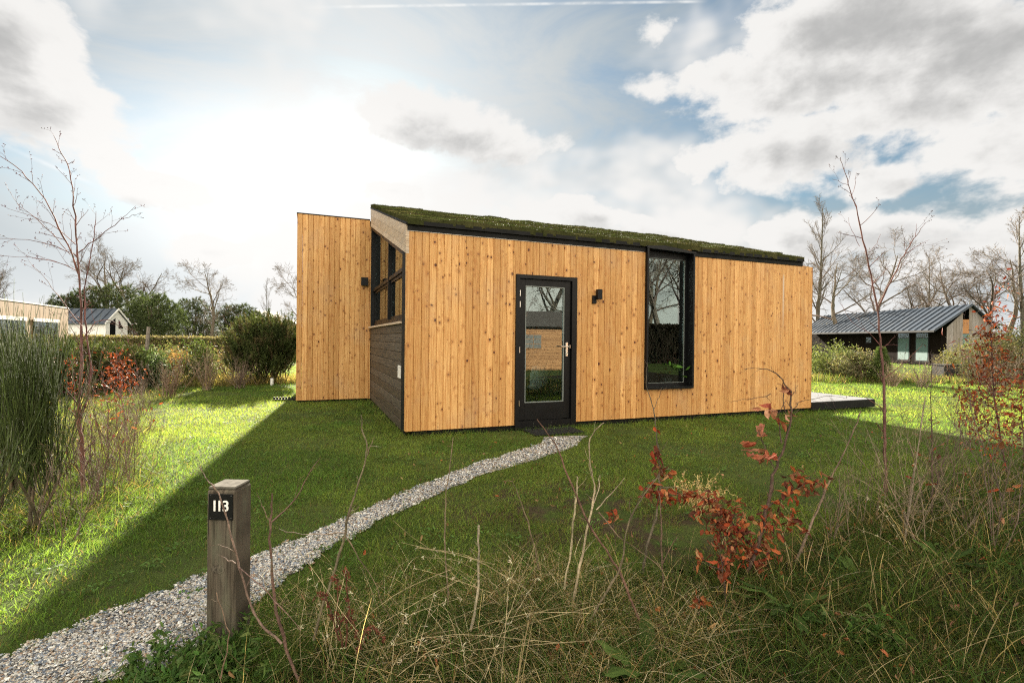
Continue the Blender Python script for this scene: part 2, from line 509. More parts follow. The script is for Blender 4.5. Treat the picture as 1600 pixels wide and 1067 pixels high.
# ------------------------------------------------------------------ mesh tools
class Acc:
    """collects tris and quads with one colour per face; build() links ONE mesh object"""
    def __init__(s):
        s.V, s.Q, s.T, s.CQ, s.CT = [], [], [], [], []
        s.n = 0

    def addq(s, V, Q, C):
        V = np.asarray(V, float).reshape(-1, 3)
        Q = np.asarray(Q, int).reshape(-1, 4)
        C = np.asarray(C, float)
        if C.ndim == 1: C = np.tile(C, (len(Q), 1))
        s.V.append(V); s.Q.append(Q + s.n); s.CQ.append(C); s.n += len(V)

    def addt(s, V, T, C):
        V = np.asarray(V, float).reshape(-1, 3)
        T = np.asarray(T, int).reshape(-1, 3)
        C = np.asarray(C, float)
        if C.ndim == 1: C = np.tile(C, (len(T), 1))
        s.V.append(V); s.T.append(T + s.n); s.CT.append(C); s.n += len(V)

    def box(s, x0, x1, y0, y1, z0, z1, c=(.5, .5, .5), bev=0.0):
        if x0 > x1: x0, x1 = x1, x0
        if y0 > y1: y0, y1 = y1, y0
        if z0 > z1: z0, z1 = z1, z0
        b = min(bev, .45 * min(x1 - x0, y1 - y0, z1 - z0))
        if b <= 0:
            v = [(x, y, z) for z in (z0, z1) for y in (y0, y1) for x in (x0, x1)]
            s.addq(v, [(0, 2, 3, 1), (4, 5, 7, 6), (0, 1, 5, 4), (2, 6, 7, 3), (0, 4, 6, 2), (1, 3, 7, 5)], c)
            return
        # chamfered box
        cx, cy, cz = (x0 + x1) / 2, (y0 + y1) / 2, (z0 + z1) / 2
        hx, hy, hz = (x1 - x0) / 2, (y1 - y0) / 2, (z1 - z0) / 2
        V = []; idx = {}
        for sx in (-1, 1):
            for sy in (-1, 1):
                for sz in (-1, 1):
                    for ax in range(3):
                        h = [hx - b, hy - b, hz - b]
                        h[ax] += b
                        idx[(sx, sy, sz, ax)] = len(V)
                        V.append((cx + sx * h[0], cy + sy * h[1], cz + sz * h[2]))
        Q, T = [], []
        for ax in range(3):
            o1, o2 = (ax + 1) % 3, (ax + 2) % 3
            for sg in (-1, 1):
                def K_(a, b_, ax_=ax):
                    k = [0, 0, 0]; k[ax] = sg; k[o1] = a; k[o2] = b_
                    return idx[(*k, ax)]
                q = [K_(-1, -1), K_(1, -1), K_(1, 1), K_(-1, 1)]
                Q.append(q if sg > 0 else q[::-1])
        for ax in range(3):
            o1, o2 = (ax + 1) % 3, (ax + 2) % 3
            for a in (-1, 1):
                for b_ in (-1, 1):
                    k = [0, 0, 0]; k[o1] = a; k[o2] = b_
                    k0 = list(k); k0[ax] = -1; k1 = list(k); k1[ax] = 1
                    q = [idx[(*k0, o1)], idx[(*k1, o1)], idx[(*k1, o2)], idx[(*k0, o2)]]
                    Q.append(q if a * b_ < 0 else q[::-1])
        for sx in (-1, 1):
            for sy in (-1, 1):
                for sz in (-1, 1):
                    t = [idx[(sx, sy, sz, 0)], idx[(sx, sy, sz, 1)], idx[(sx, sy, sz, 2)]]
                    T.append(t if sx * sy * sz > 0 else t[::-1])
        n0 = s.n
        s.addq(V, Q, c)
        T = np.array(T) + n0
        s.T.append(T); s.CT.append(np.tile(np.array(c, float), (len(T), 1)))

    def prism(s, poly, axis, a0, a1, c=(.5, .5, .5)):
        """convex polygon given in the two other axes, extruded along axis"""
        n = len(poly)
        V = []
        for a in (a0, a1):
            for p in poly:
                q = list(p); q.insert(axis, a)
                V.append(q)
        Q = [(i, (i + 1) % n, n + (i + 1) % n, n + i) for i in range(n)]
        s.addq(V, Q, c)
        n0 = s.n
        T = []
        for i in range(1, n - 1):
            T.append((0, i + 1, i)); T.append((n, n + i, n + i + 1))
        s.addt(V, T, c)

    def tubes(s, PL, RR, n=4, col=(.1, .08, .06)):
        PL = np.asarray(PL, float); RR = np.asarray(RR, float)
        if PL.ndim == 2: PL = PL[None]; RR = RR[None]
        N_, m_, _ = PL.shape
        if N_ == 0: return
        T = np.gradient(PL, axis=1)
        T /= np.linalg.norm(T, axis=2, keepdims=True) + 1e-9
        ref = np.where(np.abs(T[:, :1, 2:3]) > .8, np.array([1., 0, 0]), np.array([0, 0, 1.]))
        ref = np.broadcast_to(ref, T.shape)
        U = np.cross(T, ref); U /= np.linalg.norm(U, axis=2, keepdims=True) + 1e-9
        Wd = np.cross(T, U)
        a = np.arange(n) * 2 * math.pi / n
        V = PL[:, :, None, :] + RR[:, :, None, None] * (np.cos(a)[None, None, :, None] * U[:, :, None, :] + np.sin(a)[None, None, :, None] * Wd[:, :, None, :])
        i = np.arange(N_)[:, None, None] * (m_ * n); j = np.arange(m_ - 1)[None, :, None] * n
        k = np.arange(n)[None, None, :]; k2 = (k + 1) % n
        Q = np.stack([i + j + k, i + j + k2, i + j + n + k2, i + j + n + k], -1).reshape(-1, 4)
        C = np.asarray(col, float)
        if C.ndim == 2: C = np.repeat(C, (m_ - 1) * n, axis=0)
        s.addq(V.reshape(-1, 3), Q, C)

    def strips(s, P, D, S, B, L, Wd, col, prof=((0, 1), (.5, .8), (1, .06))):
        """flat tapered blades: P base, D direction, S width direction, B bend vector"""
        P = np.asarray(P, float); N_ = len(P)
        if N_ == 0: return
        L = np.broadcast_to(np.asarray(L, float), (N_,)); Wd = np.broadcast_to(np.asarray(Wd, float), (N_,))
        lv = []
        for t, w in prof:
            c = P + D * (L * t)[:, None] + B * (L * t * t)[:, None]
            o = S * (Wd * w * .5)[:, None]
            lv.append(c - o); lv.append(c + o)
        V = np.stack(lv, 1)
        m_ = len(prof)
        i = np.arange(N_)[:, None] * (2 * m_); j = np.arange(m_ - 1)[None, :] * 2
        Q = np.stack([i + j, i + j + 1, i + j + 3, i + j + 2], -1).reshape(-1, 4)
        C = np.asarray(col, float)
        if C.ndim == 2: C = np.repeat(C, m_ - 1, axis=0)
        s.addq(V.reshape(-1, 3), Q, C)

    def build(s, name, material, parent=None, world_co=False, smooth=False):
        me = bpy.data.meshes.new(name)
        V = np.concatenate(s.V) if s.V else np.zeros((0, 3))
        if parent is not None and world_co:
            V = V - np.array(parent.location)
        Q = np.concatenate(s.Q) if s.Q else np.zeros((0, 4), int)
        T = np.concatenate(s.T) if s.T else np.zeros((0, 3), int)
        me.vertices.add(len(V)); me.vertices.foreach_set('co', V.ravel().astype(np.float32))
        nl = len(Q) * 4 + len(T) * 3
        me.loops.add(nl)
        me.loops.foreach_set('vertex_index', np.concatenate([Q.ravel(), T.ravel()]).astype(np.int32))
        me.polygons.add(len(Q) + len(T))
        st = np.concatenate([np.arange(len(Q)) * 4, len(Q) * 4 + np.arange(len(T)) * 3]).astype(np.int32)
        me.polygons.foreach_set('loop_start', st)
        me.update(calc_edges=True)
        C = np.concatenate([x for x in s.CQ + s.CT]) if (s.CQ or s.CT) else np.zeros((0, 3))
        C = np.concatenate([C, np.ones((len(C), 1))], 1)
        a = me.attributes.new('Col', 'FLOAT_COLOR', 'FACE')
        a.data.foreach_set('color', C.ravel().astype(np.float32))
        me.polygons.foreach_set('use_smooth', np.full(len(me.polygons), bool(smooth)))
        me.materials.append(M[material])
        ob = bpy.data.objects.new(name, me)
        sc.collection.objects.link(ob)
        if parent is not None:
            ob.parent = parent
        return ob


def thing(name, label, cat, loc=(0, 0, 0), rz=0.0, group=None):
    o = bpy.data.objects.new(name, None)
    o.empty_display_size = .1
    sc.collection.objects.link(o)
    o.location = tuple(float(v) for v in loc)
    o.rotation_euler = (0, 0, rz)
    o['label'] = label
    o['category'] = cat
    if group: o['group'] = group
    return o


def tag(o, label=None, cat=None, group=None, kind=None):
    if label: o['label'] = label
    if cat: o['category'] = cat
    if group: o['group'] = group
    if kind: o['kind'] = kind
    return o


def dup(root, loc, rz, label, scale=1.0, group=None):
    r = root.copy()
    sc.collection.objects.link(r)
    r.location = tuple(float(v) for v in loc)
    r.rotation_euler = (0, 0, rz)
    r.scale = (scale,) * 3 if not hasattr(scale, '__len__') else scale
    r['label'] = label
    if group: r['group'] = group
    for ch in list(root.children):
        c = ch.copy(); sc.collection.objects.link(c); c.parent = r
        for g2 in ch.children:
            d = g2.copy(); sc.collection.objects.link(d); d.parent = c
    return r


def col_jit(rng, base, n, v=.2, hue=.08):
    c = np.array(base)[None] * (1 + rng.uniform(-v, v, (n, 1))) * (1 + rng.uniform(-hue, hue, (n, 3)))
    return np.clip(c, 0.001, 1)


def unit(v):
    return v / (np.linalg.norm(v, axis=-1, keepdims=True) + 1e-9)


# ------------------------------------------------------------------ the holiday house
TH = R(22.0)
A = gnd(633, 684)
house = thing('timber_house', 'larch clad holiday house with grass roof and black door in the middle', 'house', (A[0], A[1], 0), TH)
hU = np.array([math.cos(TH), math.sin(TH), 0]); hV = np.array([-math.sin(TH), math.cos(TH), 0])
rnd = random.Random(5)
LW, SD = 8.0, 4.45            # long wall, depth to the ridge
ZW, ZF = 2.865, 2.99
RISE = .288


def hz(s):
    return 2.945 + RISE * s


def vboards(acc, x0, x1, z0, z1, w, holes=(), yf=0.0, th=.022, rn=rnd, jit=0.0):
    """vertical boards with chamfered edges; holes = (xa, xb, za, zb) cut out"""
    x = x0
    while x < x1 - 1e-4:
        e = min(x + w, x1)
        c = (rn.random(), rn.random(), rn.random())
        cuts = sorted({x, e} | {h[i] for h in holes for i in (0, 1) if x < h[i] < e})
        dy = rn.uniform(0, jit)
        for a, b_ in zip(cuts, cuts[1:]):
            mid = (a + b_) / 2
            iv = [(z0, z1)]
            for h in holes:
                if h[0] < mid < h[1]:
                    nv = []
                    for p, q in iv:
                        if h[2] > p: nv.append((p, min(q, h[2])))
                        if h[3] < q: nv.append((max(p, h[3]), q))
                    iv = [v for v in nv if v[1] - v[0] > 1e-3]
            g_ = .0075
            ga = g_ if a == x else 0.0
            gb = g_ if b_ == e else 0.0
            poly = [(a + .0008, yf + th), (a + .0008, yf + .0095), (a + .0008 + ga, yf + dy), (b_ - .0008 - gb, yf + dy), (b_ - .0008, yf + .0095), (b_ - .0008, yf + th)]
            for p, q in iv:
                acc.prism(poly, 2, p, q, c)
        x = e


DX0, DX1, DZ1 = 1.632, 2.675, 2.363
WX0, WX1, WZ0, WZ1 = 3.985, 5.0, .555, 2.98
a_ = Acc()
vboards(a_, 0.0, LW, .085, ZW, .1065, [(DX0, DX1, -1, DZ1), (WX0, WX1, WZ0, 5)], 0.0, jit=.0015)
a_.build('front_wall', 'larch', house)
# end return board of the front cladding and the far end wall
a_ = Acc()
for i in range(1):
    a_.box(.0, .03, .024, .10, .085, ZW + .02, (.3, .2, .7))
a_.build('corner_board', 'larch', house)
a_ = Acc()
zz = .085
y = .03
while y < SD:
    e = min(y + .107, SD); c = (rnd.random(), rnd.random(), rnd.random())
    a_.prism([(y + .001, .085), (e - .001, .085), (e - .001, hz(e) - .08), (y + .001, hz(y) - .08)], 0, LW - .022, LW, c)
    y = e
a_.build('end_wall', 'larch', house)
# black plinth
a_ = Acc()
a_.box(.10, LW - .12, .05, .12, -.1, .083)
a_.box(.10, .16, .12, SD + 2.0, -.1, .055)
a_.box(LW - .18, LW - .12, .12, SD, -.1, .083)
a_.box(-1.42, .10, SD + .05, SD + .12, -.1, .045)
a_.box(-1.42, -1.36, SD + .12, SD + 2.1, -.1, .045)
a_.build('plinth', 'black_matt', house)
# black strip under the roof edge and the eaves board
a_ = Acc()
a_.prism([(-.012, ZW + .004), (.06, ZW + .004), (.06, ZF + .02), (-.012, ZF)], 0, .004, 3.975, (0, 0, 0))
a_.prism([(-.012, ZW + .004), (.06, ZW + .004), (.06, ZF + .02), (-.012, ZF)], 0, 5.01, 7.70, (0, 0, 0))
a_.prism([(-.05, ZF - .045), (-.014, ZF - .045), (-.014, ZF + .012), (-.05, ZF + .012)], 0, .02, 3.93, (0, 0, 0))
a_.prism([(-.05, ZF - .045), (-.014, ZF - .045), (-.014, ZF + .012), (-.05, ZF + .012)], 0, 5.05, 7.68, (0, 0, 0))
a_.box(.03, LW - .002, .0245, .05, ZW + .001, ZW + .003)
a_.build('eaves_board', 'black_matt', house)
a_ = Acc()
a_.box(-.001, 3.94, -.006, .02, ZW + .0005, ZW + .0035)
a_.build('eaves_trim', 'steel', house)

# side wall: black corner post, dark boards, sill, sloping window, weathered gable boards
a_ = Acc()
a_.box(-.004, .03, .105, .345, .02, 2.80)
a_.build('corner_post', 'black_matt', house)
a_ = Acc()
z = .03
while z < 1.58:
    e = min(z + .142, 1.585); c = (rnd.random(), rnd.random(), rnd.random())
    a_.prism([(.03, z + .003), (.012, z + .003), (.006, z + .012), (.006, e - .007), (.012, e - .001), (.03, e - .001)], 1, .347, SD - .01, c)
    z = e
a_.build('side_wall', 'dark_boards', house)
a_ = Acc()
a_.box(-.045, .12, .347, SD - .012, 1.587, 1.622, (.3, .3, .3), .004)
a_.build('window_sill', 'grey_boards', house)
a_ = Acc()
t0 = -.0
for k, (d0, d1) in enumerate(((.0, .155), (.158, .300), (.303, .392))):
    c = (rnd.random(), rnd.random(), rnd.random())
    for s0, s1 in ((0.0, SD + .002),):
        a_.prism([(s0, hz(s0) - d1 * 1.0), (s1, hz(s1) - d1), (s1, hz(s1) - d0), (s0, hz(s0) - d0)], 0, -.012 - .003 * (k == 0), .03, c)
a_.build('gable_boards', 'grey_boards', house)
a_ = Acc()
a_.prism([(-.03, hz(0) + .002), (SD + .01, hz(SD) + .002), (SD + .01, hz(SD) + .03), (-.03, hz(0) + .03)], 0, -.022, .05, (0, 0, 0))
a_.build('verge_trim', 'black_matt', house)

# sloping side window
def wz(s): return hz(s) - .395
sw = Acc()
S0, S1 = .347, SD - .015
fr_ = .055
sw.box(.03, .16, S0 + .001, S0 + fr_, 1.623, wz(S0) - .002)                       # near jamb
sw.box(.0, .16, S1 - fr_, S1, 1.623, wz(S1 - fr_) - .004)                        # far jamb
sw.box(.06, .158, S0 + fr_ + .001, S1 - fr_ - .001, 1.623, 1.70)                 # bottom rail
sw.prism([(S0 + fr_, wz(S0 + fr_) - .07), (S1 - fr_, wz(S1 - fr_) - .07), (S1 - fr_, wz(S1 - fr_) - .004), (S0 + fr_, wz(S0 + fr_) - .004)], 0, .01, .157, (0, 0, 0))
mt = sw.build('side_window', 'black_frame', house)
a_ = Acc()
a_.box(.035, .155, 2.02, 2.10, 1.701, wz(2.02) - .075)
a_.build('mullion', 'black_frame', mt)
a_ = Acc()
a_.box(.045, .15, S0 + fr_ + .002, 2.018, 2.385, 2.445)
a_.box(.045, .15, 2.102, S1 - fr_ - .002, 2.385, 2.445)
a_.build('transom', 'black_frame', mt)
for (sa, sb) in ((S0 + fr_ + .004, 2.016), (2.104, S1 - fr_ - .004)):
    a_ = Acc()     # lower casements
    for (p0, p1, q0, q1) in ((sa, sa + .045, 1.702, 2.383), (sb - .045, sb, 1.702, 2.383), (sa + .045, sb - .045, 1.702, 1.747), (sa + .045, sb - .045, 2.338, 2.383)):
        a_.box(.075, .125, p0, p1, q0, q1)
    f_ = a_.build('casement', 'black_frame', mt)
    a_ = Acc(); a_.box(.098, .104, sa + .045, sb - .045, 1.747, 2.338)
    a_.build('pane', 'glass', mt)
    a_ = Acc()
    a_.prism([(sa, 2.446), (sb, 2.446), (sb, wz(sb) - .072), (sa, wz(sa) - .072)], 0, .098, .104, (0, 0, 0))
    a_.build('pane', 'glass', mt)

# rear volume with the short larch wall on the left
BX0, BX1, BZ = -1.5, -.022, 3.965
a_ = Acc()
vboards(a_, BX0, BX1, .045, BZ, .1065, [], SD, jit=.0015)
a_.build('annex_wall', 'larch', house)
a_ = Acc()
a_.box(-.0205, -.0025, SD - .012, SD + .02, .03, hz(SD) - .40, (.6, .1, .4))
a_.build('annex_edge_board', 'larch', house)
a_ = Acc()
y = SD + .024
while y < SD + 2.2:
    e = min(y + .14, SD + 2.2)
    a_.box(BX0, BX0 + .02, y + .002, e, .045, BZ, (rnd.random(), rnd.random(), rnd.random()))
    y = e
a_.build('annex_side_wall', 'dark_boards', house)
a_ = Acc()
a_.box(BX0 - .012, BX1 + .0, SD - .006, SD + 2.22, BZ + .002, BZ + .022)
a_.box(BX1 + .005, LW - .3, SD + .06, SD + 2.22, BZ - .02, BZ + .0)
a_.build('annex_roof', 'black_matt', house)
a_ = Acc()
a_.box(-1.40, LW, SD + 2.15, SD + 2.2, 0, BZ)
a_.box(LW - .35, LW - .3, SD + .03, SD + 2.14, .05, BZ)
a_.build('back_wall', 'dark_boards', house)

# tall bay window
fx0, fx1, fz0, fz1 = WX0 + .003, WX1 - .003, WZ0 + .003, 2.985
fw = .035
a_ = Acc()
a_.box(fx0, fx0 + fw, -.055, .22, fz0, fz1 - .06)
a_.box(fx1 - fw, fx1, -.055, .22, fz0, fz1 - .09)
a_.prism([(fx0 + fw + .0005, fz0), (fx1 - fw - .0005, fz0), (fx1 - fw - .0005, fz0 + .04), (fx0 + fw + .0005, fz0 + .04)], 1, -.055, .22, (0, 0, 0))
tz0, tz1 = fz1 - .055, fz1 - .085
a_.prism([(fx0 - .012, tz0), (fx0 + .30, tz0 + .09), (fx0 + .55, tz0 + .06), (fx1 + .012, tz1), (fx1 + .012, tz1 + .03), (fx0 + .5, tz0 + .105), (fx0 + .28, tz0 + .125), (fx0 - .012, tz0 + .035)][:1] +
         [(fx1 + .012, tz1), (fx1 + .012, tz1 + .035), (fx0 + .35, tz0 + .065), (fx0 - .012, tz0 + .035)], 1, -.062, .24, (0, 0, 0))
tw = a_.build('tall_window', 'black_frame', house)
a_ = Acc()
gx0, gx1, gz0, gz1 = fx0 + fw + .001, fx1 - fw - .001, fz0 + .041, 2.925
a_.box(gx0, gx0 + .05, .10, .16, gz0, gz1); a_.box(gx1 - .05, gx1, .10, .16, gz0, gz1)
a_.box(gx0 + .05, gx1 - .05, .10, .16, gz0, gz0 + .05); a_.box(gx0 + .05, gx1 - .05, .10, .16, gz1 - .12, gz1)
a_.build('sash', 'black_frame', tw)
a_ = Acc()
for q in ((gx0 + .051, gx0 + .057, gz0 + .052, gz1 - .122), (gx1 - .057, gx1 - .051, gz0 + .052, gz1 - .122)):
    a_.box(q[0], q[1], .101, .118, q[2], q[3])
a_.box(gx0 + .058, gx1 - .058, .101, .118, gz0 + .052, gz0 + .058)
a_.box(gx0 + .058, gx1 - .058, .101, .118, gz1 - .128, gz1 - .122)
a_.build('glazing_bead', 'bead', tw)
a_ = Acc(); a_.box(gx0 + .05, gx1 - .05, .122, .130, gz0 + .05, gz1 - .12)
a_.build('pane', 'glass', tw)

# door
a_ = Acc()
jw = .06
a_.box(DX0 + .002, DX0 + jw, -.028, .14, .0, DZ1 - .002)
a_.box(DX1 - jw - .03, DX1 - .002, -.028, .14, .0, DZ1 - .002)
a_.box(DX0 + jw, DX1 - jw - .03, -.028, .14, DZ1 - jw, DZ1 - .003)
a_.box(DX0 + jw + .001, DX1 - jw - .031, -.022, .14, -.03, .145)
fr_o = a_.build('door_frame', 'black_frame', house)
a_ = Acc()
for xx in (DX0 + .30, DX0 + .60):
    for zz in (.055, .095):
        a_ = Acc(); a_.box(xx, xx + .009, -.0245, -.0222, zz, zz + .009); a_.build('threshold_screw', 'steel', fr_o)
lx0, lx1, lz0, lz1 = DX0 + jw + .006, DX1 - jw - .036, .150, DZ1 - jw - .006
gx0, gx1, gz0, gz1 = 1.815, 2.455, .425, 2.185
a_ = Acc()
y0_, y1_ = .012, .075
a_.box(lx0, gx0 - .012, y0_, y1_, lz0, lz1, bev=.004); a_.box(gx1 + .012, lx1, y0_, y1_, lz0, lz1, bev=.004)
a_.box(gx0 - .012, gx1 + .012, y0_ + .0015, y1_, lz0, gz0 - .012); a_.box(gx0 - .012, gx1 + .012, y0_ + .0015, y1_, gz1 + .012, lz1)
door = a_.build('door', 'black_frame', house)
a_ = Acc()
for q in ((gx0 - .012, gx0, gz0 - .012, gz1 + .012), (gx1, gx1 + .012, gz0 - .012, gz1 + .012), (gx0, gx1, gz0 - .012, gz0), (gx0, gx1, gz1, gz1 + .012)):
    a_.box(q[0], q[1], y0_ + .002, y0_ + .022, q[2], q[3])
a_.build('glazing_bead', 'bead', door)
a_ = Acc(); a_.box(gx0, gx1, y0_ + .024, y0_ + .030, gz0, gz1)
a_.build('pane', 'glass', door)
a_ = Acc()     # long plate, lever, knob
hx = 2.515
a_.box(hx - .019, hx + .019, y0_ - .010, y0_ - .0005, 1.12, 1.34, bev=.004)
a_.tubes([[(hx, y0_ - .01, 1.275), (hx, y0_ - .055, 1.275)]], [[.011, .011]], 10)
a_.box(hx - .125, hx + .012, y0_ - .066, y0_ - .050, 1.266, 1.284, bev=.004)
a_.tubes([[(hx, y0_ - .01, 1.165), (hx, y0_ - .022, 1.165)]], [[.014, .014]], 10)
a_.box(hx + .038, hx + .050, y0_ - .03, y0_ - .0005, 1.25, 1.30, bev=.002)
a_.build('handle', 'steel', door)
for zz in (2.03, 1.86, 1.17, .36):
    a_ = Acc()
    a_.tubes([[(lx0 - .012, y0_ - .012, zz), (lx0 - .012, y0_ - .012, zz + .10)]], [[.008, .008]], 8)
    a_.box(lx0 - .010, lx0 + .018, y0_ - .006, y0_ - .0005, zz + .005, zz + .095)
    a_.build('hinge', 'steel', door)

# wall lamp right of the door, lamp on the annex, vent plate
wl = thing('wall_lamp', 'black up and down wall lamp right of the glazed door', 'lamp')
wl.matrix_world = house.matrix_world
wl.location = tuple(A + hU * 3.01 + np.array([0, 0, 2.075])); wl.rotation_euler = (0, 0, TH)
a_ = Acc(); a_.box(-.055, .015, -.034, -.0015, -.11, .02, bev=.004); a_.build('bracket', 'black_frame', wl)
a_ = Acc()
a_.box(-.005, .075, -.112, -.035, -.045, .115, bev=.006)
a_.build('lamp_body', 'black_frame', wl)
w2 = thing('wall_lamp', 'black square wall lamp on the short larch wall beside the sloping window', 'lamp', A + hU * -.14 + hV * SD + np.array([0, 0, 2.60]), TH)
a_ = Acc(); a_.box(-.07, .075, -.10, -.026, -.085, .095, bev=.006); a_.build('lamp_body', 'black_frame', w2)
a_ = Acc(); a_.box(-.04, .04, -.0255, -.001, -.05, .05); a_.build('bracket', 'black_frame', w2)
a_ = Acc()
for i in range(5):
    a_.box(-.012, .005, .43, .62, .80 + i * .035, .826 + i * .035)
a_.box(-.008, .005, .42, .63, .79, .975)
a_.build('vent_plate', 'white_plastic', house)

# interior shell
a_ = Acc()
a_.box(.17, LW - .1, .18, SD - .02, .04, .08); a_.build('floor', 'floor_wood', house)
a_ = Acc()
a_.box(.17, LW - .1, SD - .10, SD - .02, .08, 3.9)
a_.box(2.9, 2.98, .18, SD - .1, .08, 2.9)
a_.box(5.6, 5.68, .18, SD - .1, .08, 2.9)
a_.build('inner_wall', 'plaster', house)
a_ = Acc()
a_.box(.12, DX0 - .01, .13, .17, .08, ZW); a_.box(DX1 + .01, WX0 - .01, .13, .17, .08, ZW)
a_.box(WX1 + .01, LW - .03, .13, .17, .08, ZW); a_.box(WX0 - .01, WX1 + .01, .13, .17, .08, WZ0 - .01)
a_.box(DX0 - .01, DX1 + .01, .13, .17, DZ1 + .01, ZW)
a_.build('wall_core', 'plaster', house)

# roof slab and sod mats
a_ = Acc()
a_.prism([(-.03, ZF + .014), (SD, hz(SD) + .02), (SD, hz(SD) + .06), (-.03, ZF + .05)], 0, .052, 7.69, (0, 0, 0))
roof = a_.build('roof', 'sod', house)
rng = np.random.default_rng(11)
sod = Acc()
tuP, tuC = [], []
rows, cols = 9, 15
for r_ in range(rows):
    off = (r_ % 2) * .22
    s_a = -.045 + r_ * (SD + .05) / rows
    for c_ in range(cols + 1):
        x_a = -.0 + (c_ - off) * 7.7 / cols
        x_b = x_a + 7.7 / cols * 1.03
        x_a = max(x_a, -.005); x_b = min(x_b, 7.70)
        if x_b - x_a < .05: continue
        s_b = min(s_a + (SD + .05) / rows * 1.30, SD + .05)
        nx, ns = 9, 7
        lift0 = .045 + rng.uniform(0, .035); tl = rng.uniform(-.03, .03)
        G = np.zeros((ns, nx, 3)); sk = rng.uniform(-.03, .03)
        for j in range(ns):
            for i in range(nx):
                fx, fs = i / (nx - 1), j / (ns - 1)
                X = x_a + (x_b - x_a) * fx + rng.uniform(-.018, .018) * (0 < i < nx - 1) + sk * fs
                S_ = s_a + (s_b - s_a) * fs + rng.uniform(-.02, .02)
                X = min(max(X, -.012), 7.71)
                Z = hz(S_) + .05 + lift0 * (1 - fs * .6) + tl * (fx - .5) + rng.normal() * .005
                G[j, i] = (X, S_, Z)
        V = G.reshape(-1, 3)
        Q = [(j * nx + i, j * nx + i + 1, (j + 1) * nx + i + 1, (j + 1) * nx + i) for j in range(ns - 1) for i in range(nx - 1)]
        sod.addq(V, Q, (.05, .06, .02))
        # edges going down
        for edge in ([(0, i) for i in range(nx)], [(j, 0) for j in range(ns)], [(j, nx - 1) for j in range(ns)]):
            T_ = np.array([G[e] for e in edge]); Bt = T_.copy(); Bt[:, 2] -= .055 + rng.uniform(-.012, .012, len(Bt)) + lift0 * .5
            Bt[:, 2] = np.maximum(Bt[:, 2], hz(Bt[:, 1]) + .02)
            k = len(edge)
            sod.addq(np.concatenate([T_, Bt]), [(i, i + 1, k + i + 1, k + i) for i in range(k - 1)], (.04, .04, .02))
        n = 420
        fi = rng.uniform(0, nx - 1.001, n); fj = rng.uniform(0, ns - 1.001, n)
        i0, j0 = fi.astype(int), fj.astype(int)
        p = G[j0, i0] * ((1 - (fi - i0)) * (1 - (fj - j0)))[:, None] + G[j0, i0 + 1] * ((fi - i0) * (1 - (fj - j0)))[:, None] + G[j0 + 1, i0] * ((1 - (fi - i0)) * (fj - j0))[:, None] + G[j0 + 1, i0 + 1] * ((fi - i0) * (fj - j0))[:, None]
        tuP.append(p)
        bc = np.array([.040, .050, .016]) * rng.uniform(.7, 1.25)
        if rng.random() < .3: bc = np.array([.066, .060, .026])
        tuC.append(col_jit(rng, bc, n, .4))
sod.build('sod_mats', 'sod', roof)
P = np.concatenate(tuP); C = np.concatenate(tuC); n = len(P)
D = unit(np.stack([rng.normal(0, .7, n), rng.normal(0, .7, n), np.ones(n)], 1))
S = unit(np.cross(D, rng.normal(0, 1, (n, 3))))
a_ = Acc(); a_.strips(P, D, S, rng.normal(0, .2, (n, 3)), rng.uniform(.010, .026, n), .008, C, ((0, 1), (1, .1)))
tf = a_.build('roof_moss', 'needle', roof); tf['kind'] = 'stuff'

# deck
deck = thing('wooden_deck', 'low grey timber deck at the far right end of the larch house', 'deck', A + hU * LW, TH)
a_ = Acc()
y = 0.03
i = 0
while y < 4.0:
    a_.box(.01, 1.95, y, y + .138, .165, .19, (.5, .5, .5), .003)
    y += .143
a_.build('deck_boards', 'deck', deck)
a_ = Acc(); a_.box(.01, 1.93, -.0, .026, .03, .186); a_.box(1.90, 1.948, .03, 4.0, .02, .163); a_.box(.01, .05, .03, 4.0, .02, .163)
a_.build('deck_fascia', 'black_matt', deck)

# mats
mt_ = thing('doormat', 'black rubber doormat lying on the shell path below the door', 'doormat', A + hU * 2.15 + hV * -.28, TH)
a_ = Acc()
a_.box(-.40, .40, -.23, .23, .012, .026, bev=.004)
a_.build('mat_base', 'black_rubber', mt_)
a_ = Acc()
for i in range(19):
    a_.box(-.38, .38, -.215 + i * .023, -.205 + i * .023, .0265, .034)
a_.build('ribs', 'black_rubber', mt_)
rp = gnd(450, 626)
b2 = thing('drain_strip', 'black toothed strip on the grass left of the short larch wall', 'drain strip', rp, R(14))
a_ = Acc(); a_.box(-.30, .36, -.04, .04, .0, .045, bev=.004)
for i in range(11):
    a_.box(-.29 + i * .06, -.26 + i * .06, -.035, .035, .0455, .085, bev=.004)
a_.build('strip_body', 'black_rubber', b2)


def hp(x, y, z=0.0):
    return A + hU * x + hV * y + np.array([0, 0, z])


# things inside: plant in the tall window, table and chairs behind the door
pl = thing('potted_plant', 'leafy green plant in a white bowl inside the tall window', 'plant', hp(4.70, .30, .62), TH)
prof_ = [(.0, .05), (.03, .085), (.08, .11), (.10, .115), (.10, .105), (.03, .07)]
V, Q = [], []
for r_, (zz, rr) in enumerate(prof_):
    for k in range(20):
        V.append((rr * math.cos(k * math.pi / 10), rr * math.sin(k * math.pi / 10), zz))
for r_ in range(len(prof_) - 1):
    for k in range(20):
        Q.append((r_ * 20 + k, r_ * 20 + (k + 1) % 20, (r_ + 1) * 20 + (k + 1) % 20, (r_ + 1) * 20 + k))
a_ = Acc(); a_.addq(V, Q, (.7, .7, .7)); a_.build('bowl', 'white_ceramic', pl, smooth=True)
rng = np.random.default_rng(3)
n = 90
D = unit(np.stack([rng.normal(.1, .6, n), rng.normal(0, .6, n), rng.uniform(.5, 1.3, n)], 1))
